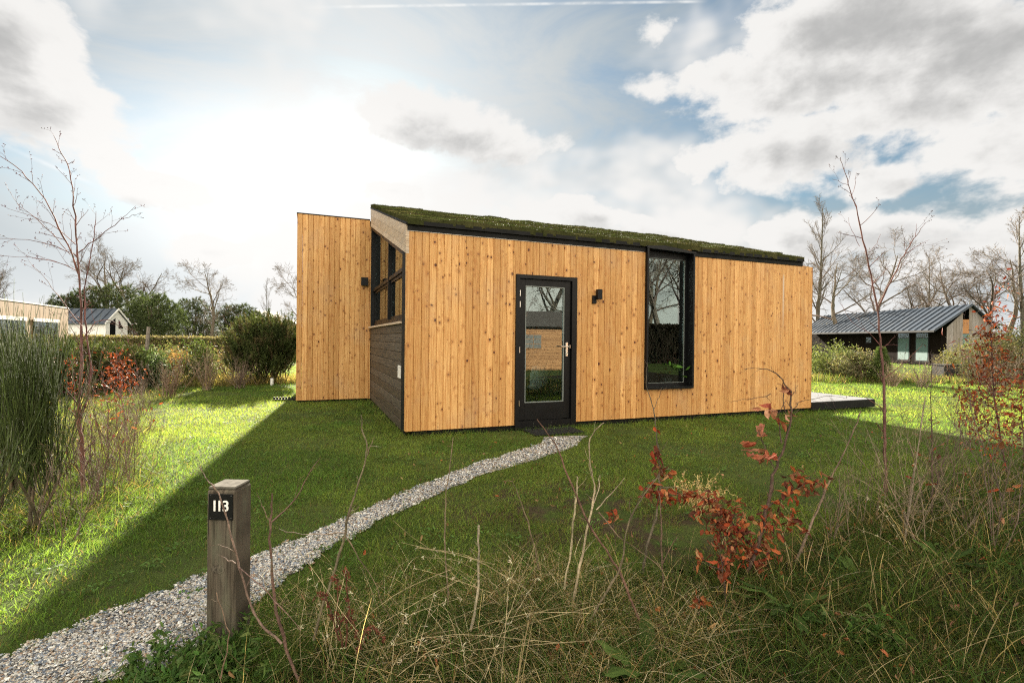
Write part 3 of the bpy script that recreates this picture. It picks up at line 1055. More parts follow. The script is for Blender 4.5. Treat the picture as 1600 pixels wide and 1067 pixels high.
P = D * rng.uniform(.12, .38, (n, 1)) + np.array([.02, 0, .06])
a_ = Acc(); a_.strips(P, unit(D + rng.normal(0, .5, (n, 3))), unit(rng.normal(0, 1, (n, 3))), rng.normal(0, .3, (n, 3)), .085, .05, col_jit(rng, (.10, .22, .04), n, .35), ((0, .1), (.35, 1), (.75, .7), (1, .05)))
a_.build('foliage', 'leaf', pl)
a_ = Acc(); a_.tubes(np.stack([np.tile([0, 0, .05], (n, 1)), P * [.5, .5, .6], P], 1), np.tile([.004, .003, .002], (n, 1)), 3, (.06, .12, .03)); a_.build('stem', 'bark', pl)
stn = thing('plant_shelf', 'dark shelf under the white bowl inside the tall window', 'shelf', hp(4.5, .36, .08), TH)
a_ = Acc(); a_.box(-.45, .45, -.20, .20, .50, .538, bev=.004); a_.build('top', 'charcoal', stn)
for sx in (-1, 1):
    a_ = Acc(); a_.box(sx * .42 - .015, sx * .42 + .015, -.18, .18, .0, .4985); a_.build('side_panel', 'charcoal', stn)
tb = thing('dining_table', 'dark round table indoors behind the glazed door', 'table', hp(2.25, 1.75, .08), TH)
a_ = Acc(); ang = np.arange(24) * 2 * math.pi / 24
a_.prism([(.48 * math.cos(x), .48 * math.sin(x)) for x in ang], 2, .71, .735, (.1, .1, .1)); a_.build('tabletop', 'charcoal', tb)
a_ = Acc(); a_.tubes([[(0, 0, .02), (0, 0, .71)]], [[.03, .03]], 10); a_.build('column', 'charcoal', tb)
a_ = Acc(); a_.prism([(.26 * math.cos(x), .26 * math.sin(x)) for x in ang], 2, .0, .02, (.1, .1, .1)); a_.build('base', 'charcoal', tb)


def chair():
    c = thing('shell_chair', 'pale shell chair indoors behind the left half of the door glass', 'chair', hp(1.75, 1.15, .08), TH + .5, 'shell chairs at the indoor table')
    a = Acc()
    nu, nv = 9, 12
    V = []
    for j in range(nv):
        f = j / (nv - 1)
        for i in range(nu):
            g_ = i / (nu - 1) * 2 - 1
            if f < .5:
                y = -.22 + .44 * (f / .5); z = .45 - .02 * math.sin(f * 2 * math.pi) + .05 * g_ * g_
            else:
                q = (f - .5) / .5
                y = .22 + .07 * q - .06 * g_ * g_ * (q); z = .45 + .38 * q + .05 * g_ * g_ * (1 - q) + .02
            V.append((g_ * (.22 if f < .8 else .22 - .05 * (f - .8) / .2), y, z))
    Q = [(j * nu + i, j * nu + i + 1, (j + 1) * nu + i + 1, (j + 1) * nu + i) for j in range(nv - 1) for i in range(nu - 1)]
    a.addq(V, Q, (.5, .5, .5))
    a.addq(np.array(V) - [0, 0, .008], [q[::-1] for q in Q], (.5, .5, .5))
    a.build('seat_shell', 'shell_grey', c, smooth=True)
    for sx in (-1, 1):
        for sy in (-1, 1):
            a = Acc(); a.tubes([[(sx * .12, sy * .12, .435), (sx * .21, sy * .21, 0)]], [[.014, .010]], 8, (.3, .2, .1)); a.build('leg', 'post_wood', c)
    return c


ch = chair()
dup(ch, hp(2.35, 1.05, .08), TH + 3.5, 'pale shell chair indoors behind the right half of the door glass')

# ------------------------------------------------------------------ ground
lawnN = 1
def gz(x, y):
    return 0.0


gr = Acc()
gx = np.concatenate([[-600, -200, -90], np.arange(-40, 41, 1.0), [90, 200, 600]])
gy = np.concatenate([[-300, -60], np.arange(-14, 56, 1.0), [90, 200, 600, 1200]])
XX, YY = np.meshgrid(gx, gy)
ZZ = np.zeros_like(XX)
V = np.stack([XX, YY, ZZ], -1).reshape(-1, 3)
nx = len(gx)
Q = [(j * nx + i, j * nx + i + 1, (j + 1) * nx + i + 1, (j + 1) * nx + i) for j in range(len(gy) - 1) for i in range(nx - 1)]
gr.addq(V, Q, (.05, .06, .02))
tag(gr.build('ground', 'soil'), kind='structure')

# shell path
UP = [(-3.4, .9), (-2.75, 1.62), (-2.18, 2.13), (-2.0, 2.49), (-1.72, 2.83), (-1.61, 3.12), (-1.49, 3.3), (-1.29, 3.67), (-1.0, 4.41), (-.28, 5.65), (.10, 6.20), (.38, 6.62), (.45, 7.05)]
LO = [(-2.6, .3), (-2.0, 1.35), (-1.56, 1.97), (-1.49, 2.17), (-1.43, 2.34), (-1.42, 2.77), (-1.39, 2.97), (-1.10, 3.40), (-.93, 3.85), (-.38, 4.85), (.25, 5.65), (.88, 6.45), (1.10, 7.2)]
# widen the nearest part the way the photograph shows it
UP[4] = (-1.80, 2.85); LO[3] = (-1.36, 2.10); LO[4] = (-1.30, 2.36); LO[5] = (-1.28, 2.72); LO[6] = (-1.22, 2.97)


def resample(pts, n):
    p = np.array(pts, float)
    d = np.concatenate([[0], np.cumsum(np.linalg.norm(np.diff(p, axis=0), axis=1))])
    t = np.linspace(0, d[-1], n)
    return np.stack([np.interp(t, d, p[:, 0]), np.interp(t, d, p[:, 1])], 1)


NP = 90
def rs_idx(pts, n):
    p = np.array(pts, float); t = np.linspace(0, len(p) - 1, n); k = np.arange(len(p))
    return np.stack([np.interp(t, k, p[:, 0]), np.interp(t, k, p[:, 1])], 1)


rng = np.random.default_rng(21)
pu, plo = rs_idx(UP, NP), rs_idx(LO, NP)
mid_ = (pu + plo) / 2; pu = mid_ + (pu - mid_) * .88; plo = mid_ + (plo - mid_) * .88
pu += rng.normal(0, .022, pu.shape) + np.sin(np.arange(NP) * .55)[:, None] * .02; plo += rng.normal(0, .022, plo.shape) + np.sin(np.arange(NP) * .73 + 1)[:, None] * .022
pa = Acc()
V = []
for i in range(NP):
    for f in np.linspace(0, 1, 5):
        q = pu[i] * (1 - f) + plo[i] * f
        V.append((q[0], q[1], .004 + .008 * math.sin(f * math.pi)))
pa.addq(V, [(i * 5 + k, i * 5 + k + 1, (i + 1) * 5 + k + 1, (i + 1) * 5 + k) for i in range(NP - 1) for k in range(4)], (.4, .4, .4))
tag(pa.build('path', 'path'), kind='structure')


m, N = mat('bed_humus')
co = obco(N)
n2 = N.noise(co, 22, 6, .65)
c = N.mix(N.ramp(n2, .4, .65), (.014, .012, .007, 1), (.040, .030, .018, 1))
b = bsdf(N, c, .95, bump=n2, bstr=.9, bdist=.03, spec=.08)
out(N, b.outputs[0])
M['humus'] = m
BEDR = [(-.95, 2.1), (-.5, 2.45), (.2, 2.75), (1.0, 2.95), (2.0, 3.4), (3.5, 4.5), (6.5, 6.0), (11, 8.2)]
rg_ = np.random.default_rng(77)
pe = rs_idx(BEDR, 120); pe = pe + rg_.normal(0, .035, pe.shape)
V = [(q[0], q[1], .004) for q in pe] + [(-1.0 + 16 * i / 119, .3 - .0 * i, .004) for i in range(120)]
a_ = Acc(); a_.addq(V, [(i, i + 1, 121 + i, 120 + i) for i in range(119)], (.03, .02, .01))
tag(a_.build('planting_bed', 'humus'), kind='structure')
BEDL = [(-3.4, 2.0), (-3.4, 3.0), (-3.3, 3.6), (-3.7, 4.5), (-4.7, 6.0), (-5.6, 7.6)]
pe = rs_idx(BEDL, 90); pe = pe + rg_.normal(0, .06, pe.shape)
V = [(q[0], q[1], .004) for q in pe] + [(-9.5, q[1], .004) for q in pe]
a_ = Acc(); a_.addq(V, [(i, i + 1, 91 + i, 90 + i) for i in range(89)], (.03, .02, .01))
tag(a_.build('planting_bed', 'humus'), kind='structure')


def inside_path(x, y, pad=0.0):
    """vectorised: distance test against the quads of the path"""
    ins = np.zeros(len(x), bool)
    for i in range(0, NP - 1, 3):
        j = min(i + 3, NP - 1)
        q = np.array([pu[i], pu[j], plo[j], plo[i]])
        c = q.mean(0)
        q = c + (q - c) * (1 + pad)
        s_ = np.ones(len(x), bool); s2 = np.ones(len(x), bool)
        for k in range(4):
            a, b_ = q[k], q[(k + 1) % 4]
            cr = (b_[0] - a[0]) * (y - a[1]) - (b_[1] - a[1]) * (x - a[0])
            s_ &= cr >= 0; s2 &= cr <= 0
        ins |= s_ | s2
    return ins


# loose shells and grit on the path
n = 74000
t = rng.beta(1.0, 1.9, n) * (NP - 1.001) * .98 + (NP - 1) * .015; f = rng.normal(.5, .235, n)
f = np.where((f < -.06) | (f > 1.06), rng.uniform(0, 1, n), f)
f = np.where(rng.random(n) < .5, rng.uniform(-.02, 1.02, n), f)
i0 = t.astype(int); w = (t - i0)[:, None]
q = (pu[i0] * (1 - w) + pu[i0 + 1] * w) * (1 - f)[:, None] + (plo[i0] * (1 - w) + plo[i0 + 1] * w) * f[:, None]
size = rng.lognormal(-5.12, .42, n).clip(.0028, .018) * (1 + .16 * np.clip(q[:, 1] - 3, 0, 4)); big = rng.random(n) < .04; size[big] *= 1.5
base_cols = .80 * np.array([(.62, .60, .55), (.28, .31, .36), (.50, .42, .33), (.14, .17, .22), (.85, .82, .76), (.34, .22, .14), (.16, .15, .14)])
ci = rng.choice(7, n, p=[.27, .18, .16, .11, .13, .07, .08])
cc_ = base_cols[ci] * rng.uniform(.75, 1.15, (n, 1))
nrm = unit(np.stack([rng.normal(0, .35, n), rng.normal(0, .35, n), np.ones(n)], 1))
ta = unit(np.cross(nrm, rng.normal(0, 1, (n, 3)))); tb_ = np.cross(nrm, ta)
cen = np.stack([q[:, 0], q[:, 1], rng.uniform(.012, .024, n)], 1)
asp = rng.uniform(.5, 1, n)
ring = []
for k in range(5):
    an = k * 2 * math.pi / 5 + rng.uniform(-.3, .3, n)
    rr = size * rng.uniform(.75, 1.1, n)
    ring.append(cen + ta * (np.cos(an) * rr)[:, None] + tb_ * (np.sin(an) * rr * asp)[:, None] - nrm * (size * .25)[:, None])
V = np.stack(ring + [cen + nrm * (size * .12)[:, None]], 1).reshape(-1, 3)
b0 = np.arange(n)[:, None] * 6
T = np.stack([np.concatenate([b0 + k, b0 + (k + 1) % 5, b0 + 5], 1) for k in range(5)], 1).reshape(-1, 3)
a_ = Acc(); a_.addt(V, T, np.repeat(cc_, 5, axis=0))
tag(a_.build('path_shells', 'chips'), 'loose white, grey and blue shell grit covering the narrow path', 'shell grit', kind='stuff')


# ------------------------------------------------------------------ grass
def in_house(x, y, pad=0.0):
    lx = (x - A[0]) * hU[0] + (y - A[1]) * hU[1]
    ly = (x - A[0]) * hV[0] + (y - A[1]) * hV[1]
    a = (lx > -.0 - pad) & (lx < LW + pad) & (ly > .05 - pad) & (ly < SD + 2.3)
    b = (lx > -1.45 - pad) & (lx < 0.2) & (ly > SD - pad) & (ly < SD + 2.3)
    c = (lx > LW - .1) & (lx < LW + 1.95) & (ly > 0) & (ly < 4.05)
    return a | b | c


def bed_right(x, y):
    """rough planting bed along the foreground and the right edge"""
    lim = np.interp(x, [-6, -1.5, -.9, .2, 1.0, 2.0, 3.5, 6.5, 12], [-5, .5, 2.2, 2.65, 2.95, 3.4, 4.5, 6.0, 8.8])
    return np.clip((lim - y) / .5 + .5, 0, 1)


def bed_left(x, y):
    lim = np.interp(y, [1, 3, 3.6, 4.5, 6, 9, 14, 20], [-3.6, -3.3, -3.05, -3.45, -4.5, -6.6, -9.0, -12])
    return np.clip((lim - x) / .5 + .5, 0, 1)


class Noise2:
    def __init__(s, seed, n=64):
        s.g = np.random.default_rng(seed).random((n, n)); s.n = n

    def __call__(s, x, y, sc_):
        x = x * sc_; y = y * sc_
        xi = np.floor(x).astype(int); yi = np.floor(y).astype(int)
        fx = x - xi; fy = y - yi
        fx = fx * fx * (3 - 2 * fx); fy = fy * fy * (3 - 2 * fy)
        g_ = s.g; n_ = s.n
        return (g_[xi % n_, yi % n_] * (1 - fx) + g_[(xi + 1) % n_, yi % n_] * fx) * (1 - fy) + (g_[xi % n_, (yi + 1) % n_] * (1 - fx) + g_[(xi + 1) % n_, (yi + 1) % n_] * fx) * fy


nz = Noise2(8)


def fbm(x, y, sc_, o=4):
    r_ = 0; a = 1; t_ = 0
    for k in range(o):
        r_ = r_ + a * nz(x + 13.7 * k, y + 7.1 * k, sc_ * 2 ** k); t_ += a; a *= .55
    return r_ / t_


rng = np.random.default_rng(31)
ga = Acc()
bands = [(1.2, 3.2, 8200, .0030, 3), (3.2, 5.5, 5000, .0038, 3), (5.5, 9.0, 2900, .0048, 2), (9, 15, 1300, .0075, 2), (15, 26, 420, .012, 2), (26, 50, 50, .03, 2)]
for r0, r1, dn, wd, sg in bands:
    ar = math.radians(116) / 2 * (r1 ** 2 - r0 ** 2)
    n = int(ar * dn)
    rr = np.sqrt(rng.uniform(r0 ** 2, r1 ** 2, n)); an = np.radians(rng.uniform(-58, 58, n))
    x = rr * np.sin(an); y = rr * np.cos(an)
    keep = ~inside_path(x, y, -.30) & ~in_house(x, y)
    ip = inside_path(x, y, .02)
    keep &= ~(ip & (rng.random(n) < .60 + .3 * (fbm(x, y, 2.2, 3) > .45)))
    # keep sparser patches
    pt_ = fbm(x, y, 1.1)
    pt2 = fbm(x + 40, y - 9, .45, 3)
    worn = 1.5 * np.exp(-(((x - .75) / 1.0) ** 2 + ((y - 3.9) / .75) ** 2)) + .7 * np.exp(-(((x + .1) / .4) ** 2 + ((y - 3.3) / .35) ** 2)) + .6 * np.exp(-(((x - 2.6) / .9) ** 2 + ((y - 4.6) / .6) ** 2))
    keep &= rng.random(n) < np.clip(.35 + (pt_ - .26 - .34 * worn * (fbm(x, y, 2.6, 3) > .40)) * 3.2, .07, 1)
    br, bl = bed_right(x, y), bed_left(x, y)
    x, y, pt_, pt2, br, bl = (v[keep] for v in (x, y, pt_, pt2, br, bl)); n = len(x)
    hgt = rng.uniform(.028, .062, n) * (.75 + .7 * pt_) * (1 + .5 * br + .9 * bl)
    if r0 > 14: hgt = hgt * 1.3
    wy = (x - A[0]) * hV[0] + (y - A[1]) * hV[1]; wx = (x - A[0]) * hU[0] + (y - A[1]) * hU[1]
    hgt = hgt * np.where((wx > -.3) & (wx < 8.3) & (wy > -.22) & (wy < .1), rng.uniform(1.0, 2.1, n), 1) * np.where((wx > -.25) & (wx <= .0) & (wy > 0) & (wy < 4.4), rng.uniform(1, 2, n), 1)
    lean = rng.normal(0, .55, (n, 2)) + np.array([.10, -.05])
    D = unit(np.stack([lean[:, 0], lean[:, 1], np.ones(n)], 1))
    th_ = rng.uniform(0, math.pi, n)
    S = np.stack([np.cos(th_), np.sin(th_), np.zeros(n)], 1)
    B = np.stack([rng.normal(0, .35, n), rng.normal(0, .35, n), -rng.uniform(0, .25, n)], 1)
    base = np.where((pt2 > .5)[:, None], np.array([.150, .215, .046])[None], np.array([.108, .184, .038])[None])
    base = base * (1 - .60 * br[:, None]) * (1 - .45 * bl[:, None])  # shade over both beds is put into the blade colour
    C = base * (rng.uniform(.5, 1.5, (n, 1)) * (.55 + .9 * fbm(x, y, 3.2, 3))[:, None]) * (1 + rng.uniform(-.12, .12, (n, 3)))
    dry = rng.random(n) < (.06 + .10 * (pt_ < .4) + .1 * br + .22 * np.exp(-(((x - .9) / 1.3) ** 2 + ((y - 4.0) / .9) ** 2)))
    C[dry] = np.array([.20, .165, .07]) * rng.uniform(.6, 1.2, (dry.sum(), 1))
    P = np.stack([x, y, np.full(n, -.002)], 1)
    ga.strips(P, D, S, B, hgt, wd * rng.uniform(.7, 1.3, n), C, ((0, 1), (.55, .75), (1, .08)) if sg == 3 else ((0, 1), (1, .15)))
tag(ga.build('lawn_grass', 'grass'), 'short mown green grass of the lawn round the house', 'grass', kind='stuff')


def long_grass(name, label, cx, cy, n, hlo, hhi, seed, cols, wd=.0045, lean=.55, droop=.5, mask=None, tufts=26, spread=.09):
    rng = np.random.default_rng(seed)
    nt = n // tufts
    tx, ty = cx(rng, nt), cy(rng, nt)
    tl = rng.normal(0, lean * .6, (nt, 2)); tcol = rng.integers(0, len(cols), nt); th_ = rng.uniform(.6, 1.15, nt)
    k = np.repeat(np.arange(nt), tufts); n = len(k)
    x = tx[k] + rng.normal(0, spread, n); y = ty[k] + rng.normal(0, spread, n)
    l = tl[k] + rng.normal(0, lean, (n, 2))
    D = unit(np.stack([l[:, 0], l[:, 1], np.ones(n)], 1))
    th2 = rng.uniform(0, math.pi, n)
    S = np.stack([np.cos(th2), np.sin(th2), np.zeros(n)], 1)
    B = np.concatenate([D[:, :2] * rng.uniform(.1, .9, (n, 1)), -rng.uniform(.1, 1, (n, 1)) * droop], 1)
    L = rng.uniform(hlo, hhi, n) * th_[k]
    ccol = np.array(cols)[np.where(rng.random(n) < .7, tcol[k], rng.integers(0, len(cols), n))] * rng.uniform(.6, 1.3, (n, 1))
    ok = (y > .75) & ~in_house(x, y) & ~inside_path(x, y, 0)
    if mask is not None: ok &= mask(x, y, rng)
    a = Acc()
    P = np.stack([x, y, np.full(n, -.003)], 1)
    a.strips(P[ok], D[ok], S[ok], B[ok], L[ok], wd * rng.uniform(.6, 1.4, ok.sum()), ccol[ok], ((0, .8), (.25, 1), (.5, .9), (.75, .6), (1, .05)))
    return tag(a.build(name, 'grass'), label, 'grass', kind='stuff')


GREEN = [(.060, .108, .024), (.042, .082, .018), (.080, .120, .030), (.105, .125, .042)]
STRAW = [(.44, .35, .19), (.32, .235, .12), (.20, .145, .07), (.56, .46, .29)]
long_grass('rough_grass', 'rough green tufts of long grass along the foreground bed', lambda r, n: r.uniform(-1.6, 7.5, n), lambda r, n: r.uniform(.9, 8.5, n), 150000, .08, .27, 41, GREEN * 3 + [(.07, .14, .03), (.05, .11, .025)] + STRAW[:2] + [(.03, .05, .012)],
           wd=.0032, mask=lambda x, y, r: r.random(len(x)) < bed_right(x, y) * np.interp(y, [0, 3, 6], [1, .9, .55]))
long_grass('straw_grass', 'tangle of dry straw coloured grass in the foreground centre', lambda r, n: r.normal(.15, .55, n), lambda r, n: r.normal(2.35, .30, n), 15000, .12, .42, 42, STRAW + [(.70, .60, .42), (.48, .38, .22)] + GREEN + [(.10, .17, .035), (.13, .19, .05)],
           mask=lambda x, y, r: r.random(len(x)) < np.clip((fbm(x, y, 2.4, 3) - .36) * 7, .12, 1), wd=.0026, lean=.9, droop=.8, spread=.13)
long_grass('bank_grass', 'long sunlit grass tufts under the broom on the left', lambda r, n: r.uniform(-12, -2.9, n), lambda r, n: r.uniform(6.5, 16, n), 22000, .12, .30, 43, GREEN + [(.13, .17, .05), (.3, .27, .12)],
           wd=.006, mask=lambda x, y, r: r.random(len(x)) < bed_left(x, y) * np.clip(1.4 - (bed_left(x + 1.5, y) > .9) * .7, .1, 1))

long_grass('bank_grass', 'rough half dead grass and tufts round the broom and birch stems', lambda r, n: r.uniform(-7, -2.4, n), lambda r, n: r.uniform(2.2, 7.5, n), 60000, .07, .24, 44, [(.055, .095, .022), (.08, .12, .03), (.035, .055, .015), (.17, .14, .06), (.11, .085, .045), (.06, .11, .025)],
           wd=.0042, lean=.7, mask=lambda x, y, r: r.random(len(x)) < bed_left(x - .15, y) * np.clip((fbm(x, y, 1.6, 3) - .34) * 6, .08, 1))
# ------------------------------------------------------------------ number post
post = thing('number_post', 'square weathered wooden post with black number plate 113 beside the path', 'post', (-1.275, 2.265, 0), R(-1.5))
a_ = Acc()
wv = .065
nz_ = 16
for (sx, sy) in ():
    pass
c = (.3, .6, .2)
a_.box(-wv, wv, -wv, wv, -.12, .735, c, .008)
post.location.z = -.034
pb = a_.build('post_body', 'post_wood', post)
a_ = Acc()
a_.box(-wv + .004, wv - .004, -wv + .004, wv - .004, .7355, .7485, c, .004)
a_.build('post_top', 'cut_wood', post)
a_ = Acc()      # knot: raised eye with rings on the front face
for k, (rx, rz_) in enumerate(((.030, .020), (.020, .012), (.011, .006))):
    an = np.arange(16) * 2 * math.pi / 16
    a_.prism([(-.012 + rx * math.cos(q_), .385 + rz_ * math.sin(q_)) for q_ in an], 1, -wv - .0015 * (k + 1), -wv + .002, (.1 * k, .2, .3))
a_.build('knot', 'post_wood', post)
pz0, pz1 = .605, .720
px0, px1 = -.052, .056
a_ = Acc(); a_.box(px0, px1, -wv - .0065, -wv - .0035, pz0, pz1, bev=.0008)
plate = a_.build('number_plate', 'black_frame', post)
for k_, ch_ in enumerate('113'):
    fc = bpy.data.curves.new('digit', 'FONT')
    fc.body = ch_
    fc.size = .066
    fc.align_x = 'CENTER'; fc.align_y = 'CENTER'
    fc.extrude = .0006
    fc.offset = .0010
    tmp = bpy.data.objects.new('digit', fc)
    sc.collection.objects.link(tmp)
    bpy.context.view_layer.update()
    dm = bpy.data.meshes.new_from_object(tmp.evaluated_get(bpy.context.evaluated_depsgraph_get()))
    bpy.data.objects.remove(tmp)
    dm.materials.clear(); dm.materials.append(M['white_paint'])
    dg = bpy.data.objects.new('digit', dm)
    sc.collection.objects.link(dg)
    dg.parent = plate
    dg.location = ((px0 + px1) / 2 + (-.0265, -.0045, .0235)[k_], -wv - .0072, (pz0 + pz1) / 2 + .003)
    dg.rotation_euler = (R(90), 0, 0)
for sx in (px0 + .008, px1 - .008):
    for zz in (pz0 + .008, pz1 - .008):
        a_ = Acc(); a_.tubes([[(sx, -wv - .0064, zz), (sx, -wv - .0095, zz)]], [[.0032, .0022]], 8); a_.build('screw', 'steel', plate)


# ------------------------------------------------------------------ plants: generators
def walk(rng, P, D, L, m_, wob, up):
    N_ = len(P); pts = np.zeros((N_, m_, 3)); pts[:, 0] = P; d = D.copy(); ds = [d.copy()]
    for i in range(1, m_):
        d = d + rng.normal(0, wob, (N_, 3)); d[:, 2] += up; d = unit(d)
        pts[:, i] = pts[:, i - 1] + d * (L / (m_ - 1))[:, None]; ds.append(d.copy())
    return pts


def spawn(rng, pts, RR, L, k, tmin, tmax, alo, ahi, llo, lhi, rr, taper=.5, rmin=.0):
    N_, m_, _ = pts.shape
    tt = tmin + (tmax - tmin) * (np.arange(k)[None] + rng.uniform(0, 1, (N_, k))) / k
    f = tt * (m_ - 1); i0 = np.clip(f.astype(int), 0, m_ - 2); w = f - i0
    ar = np.arange(N_)[:, None]
    p = pts[ar, i0] * (1 - w)[..., None] + pts[ar, i0 + 1] * w[..., None]
    tg = unit(pts[ar, i0 + 1] - pts[ar, i0])
    r = (RR[ar, i0] * (1 - w) + RR[ar, i0 + 1] * w) * rr
    perp = unit(np.cross(tg, rng.normal(0, 1, tg.shape)))
    a = rng.uniform(alo, ahi, (N_, k))[..., None]
    d = tg * np.cos(a) + perp * np.sin(a)
    l = L[:, None] * rng.uniform(llo, lhi, (N_, k)) * (1 - taper * (tt - tmin) / max(1e-3, tmax - tmin))
    return p.reshape(-1, 3), d.reshape(-1, 3), l.ravel(), np.maximum(r.ravel(), rmin)


def grow_tree(seed, height, trunk_r, levels, col=(.10, .085, .07), lean=(0, 0), trunk_m=10, trunk_wob=.06, sides=6):
    """levels: (k, tmin, tmax, alo, ahi, llo, lhi, rr, m, wob, up, taper)"""
    rng = np.random.default_rng(seed)
    tr_, cr_ = Acc(), Acc()
    P = np.zeros((1, 3)); P[0, 2] = -.1
    D = unit(np.array([[lean[0], lean[1], 1.0]])); L = np.array([height])
    pts = walk(rng, P, D, L, trunk_m, trunk_wob, .05)
    RR = np.linspace(trunk_r, trunk_r * .12, trunk_m)[None] ** 1.0
    RR[0, 0] *= 1.4
    tr_.tubes(pts, RR, 9, col_jit(rng, col, 1))
    tips = None
    for li, (k, tmin, tmax, alo, ahi, llo, lhi, rr, m_, wob, up, tp) in enumerate(levels):
        p, d, l, r = spawn(rng, pts, RR, L, k, tmin, tmax, alo, ahi, llo, lhi, rr, tp, .008)
        pts = walk(rng, p, d, l, m_, wob, up)
        RR = r[:, None] * np.linspace(1, .30, m_)[None]
        L = l
        cr_.tubes(pts, RR, 5 if li == 0 else 3, col_jit(rng, np.array(col) * (1 + .15 * li), len(pts), .2))
        tips = pts
    return tr_, cr_, tips


def place_tree(name, label, cat, accs, mats, names, loc, rz=0.0, sc_=1.0, group=None):
    t = thing(name, label, cat, loc, rz, group)
    t.scale = (sc_,) * 3
    for a, mm, nn in zip(accs, mats, names):
        a.build(nn, mm, t)
    return t


# bare broad trees
OAK = [(11, .28, 1.0, .5, 1.15, .40, .62, .55, 8, .14, .05, .45), (7, .25, 1.0, .4, 1.0, .40, .62, .55, 6, .18, .03, .45), (6, .2, 1.0, .4, 1.0, .40, .66, .55, 5, .22, .03, .4), (5, .15, 1.0, .4, .9, .45, .75, .6, 4, .2, .04, .4)]
SLIM = [(22, .22, 1.0, .35, .8, .20, .34, .45, 6, .10, .10, .65), (8, .15, 1.0, .3, .8, .35, .6, .5, 5, .15, .08, .4), (6, .15, 1.0, .3, .8, .4, .7, .6, 4, .2, .04, .4)]
bare = []
for i, (sd_, hgt, tr__, lv, nm) in enumerate(((101, 8.0, .20, OAK, 'oak'), (102, 8.0, .24, OAK, 'oak'), (103, 9.0, .14, SLIM, 'slim'), (104, 8.0, .22, OAK, 'oak'))):
    bare.append(grow_tree(sd_, hgt, tr__, lv, (.13, .105, .085) if i != 1 else (.10, .08, .065), trunk_wob=.10 if lv is OAK else .03))

BT = 'leafless trees on the skyline'
tree_specs = [  # px, D, top y, type, label, widening
    (335, 42, 420, 0, 'round crowned leafless tree on the left, alone between two pines', 1.0),
    (160, 52, 392, 3, 'leafless tree rising behind the large pine on the left', 1.0),
    (225, 56, 405, 1, 'leafless tree over the right shoulder of the large pine', 1.0),
    (-12, 42, 408, 1, 'leafless tree cut by the left picture edge above the pale house', 1.0),
    (418, 48, 440, 2, 'thin pole like leafless tree rising above the big gorse', .6),
    (468, 36, 425, 0, 'leafless tree half hidden behind the left end of the larch house', .9),
    (1276, 44, 318, 2, 'tallest slim leafless tree just right of the larch house', 1.0),
    (1312, 40, 398, 0, 'broad leafless oak behind the left part of the dark neighbour roof', 1.15),
    (1362, 46, 395, 3, 'leafless tree above the middle of the dark neighbour roof', 1.1),
    (1432, 48, 425, 1, 'brown leafless tree above the right part of the neighbour roof', 1.1),
    (1488, 52, 410, 3, 'leafless tree right behind the neighbour gable peak', 1.15),
    (1448, 60, 398, 2, 'slender leafless tree left of the neighbour gable peak', 1.0),
    (1530, 46, 418, 1, 'leafless tree right of the neighbour gable', 1.2),
    (1600, 42, 332, 2, 'tall leafless tree at the right picture edge', 1.2),
    (1575, 50, 400, 0, 'wide leafless tree beyond the red leaved sapling', 1.2),
    (1245, 50, 400, 1, 'leafless tree peeping over the right roof end', 1.0),
]
types_used = {}
for i, (px, D_, ty, k, lab, ws) in enumerate(tree_specs):
    loc = at(px, 533, D_); loc[2] = 0
    d = ray(px, ty); top = H + d[2] / d[1] * D_
    hg = {0: 8.0, 1: 8.0, 2: 9.0, 3: 8.0}[k]
    s_ = top / (hg * 1.02)
    if k not in types_used:
        t_ = place_tree('bare_tree', lab, 'tree', bare[k][:2], ('bark', 'bark'), ('trunk', 'crown'), loc, i * 1.3, 1, BT)
        types_used[k] = t_
    else:
        t_ = dup(types_used[k], loc, i * 1.3, lab, 1, BT)
    t_.scale = (s_ * ws, s_ * ws, s_)


# leafy masses
def blob_pts(rng, n, ells, hollow=.45):
    """random points in a union of ellipsoids, more towards the outside, clumped"""
    w = np.array([e[3] * e[4] * e[5] for e in ells]) ** .8; w /= w.sum()
    k = rng.choice(len(ells), n, p=w)
    E = np.array(ells)[k]
    d = unit(rng.normal(0, 1, (n, 3)))
    r_ = rng.uniform(hollow ** 3, 1, n) ** (1 / 3)
    bump = 1 + .13 * np.sin(d[:, 0] * 7 + k) * np.cos(d[:, 1] * 6 + 2 * k) + rng.normal(0, .04, n)
    p = E[:, :3] + d * E[:, 3:6] * (r_ * bump)[:, None]
    p[:, 2] = np.maximum(p[:, 2], .02)
    return p, d


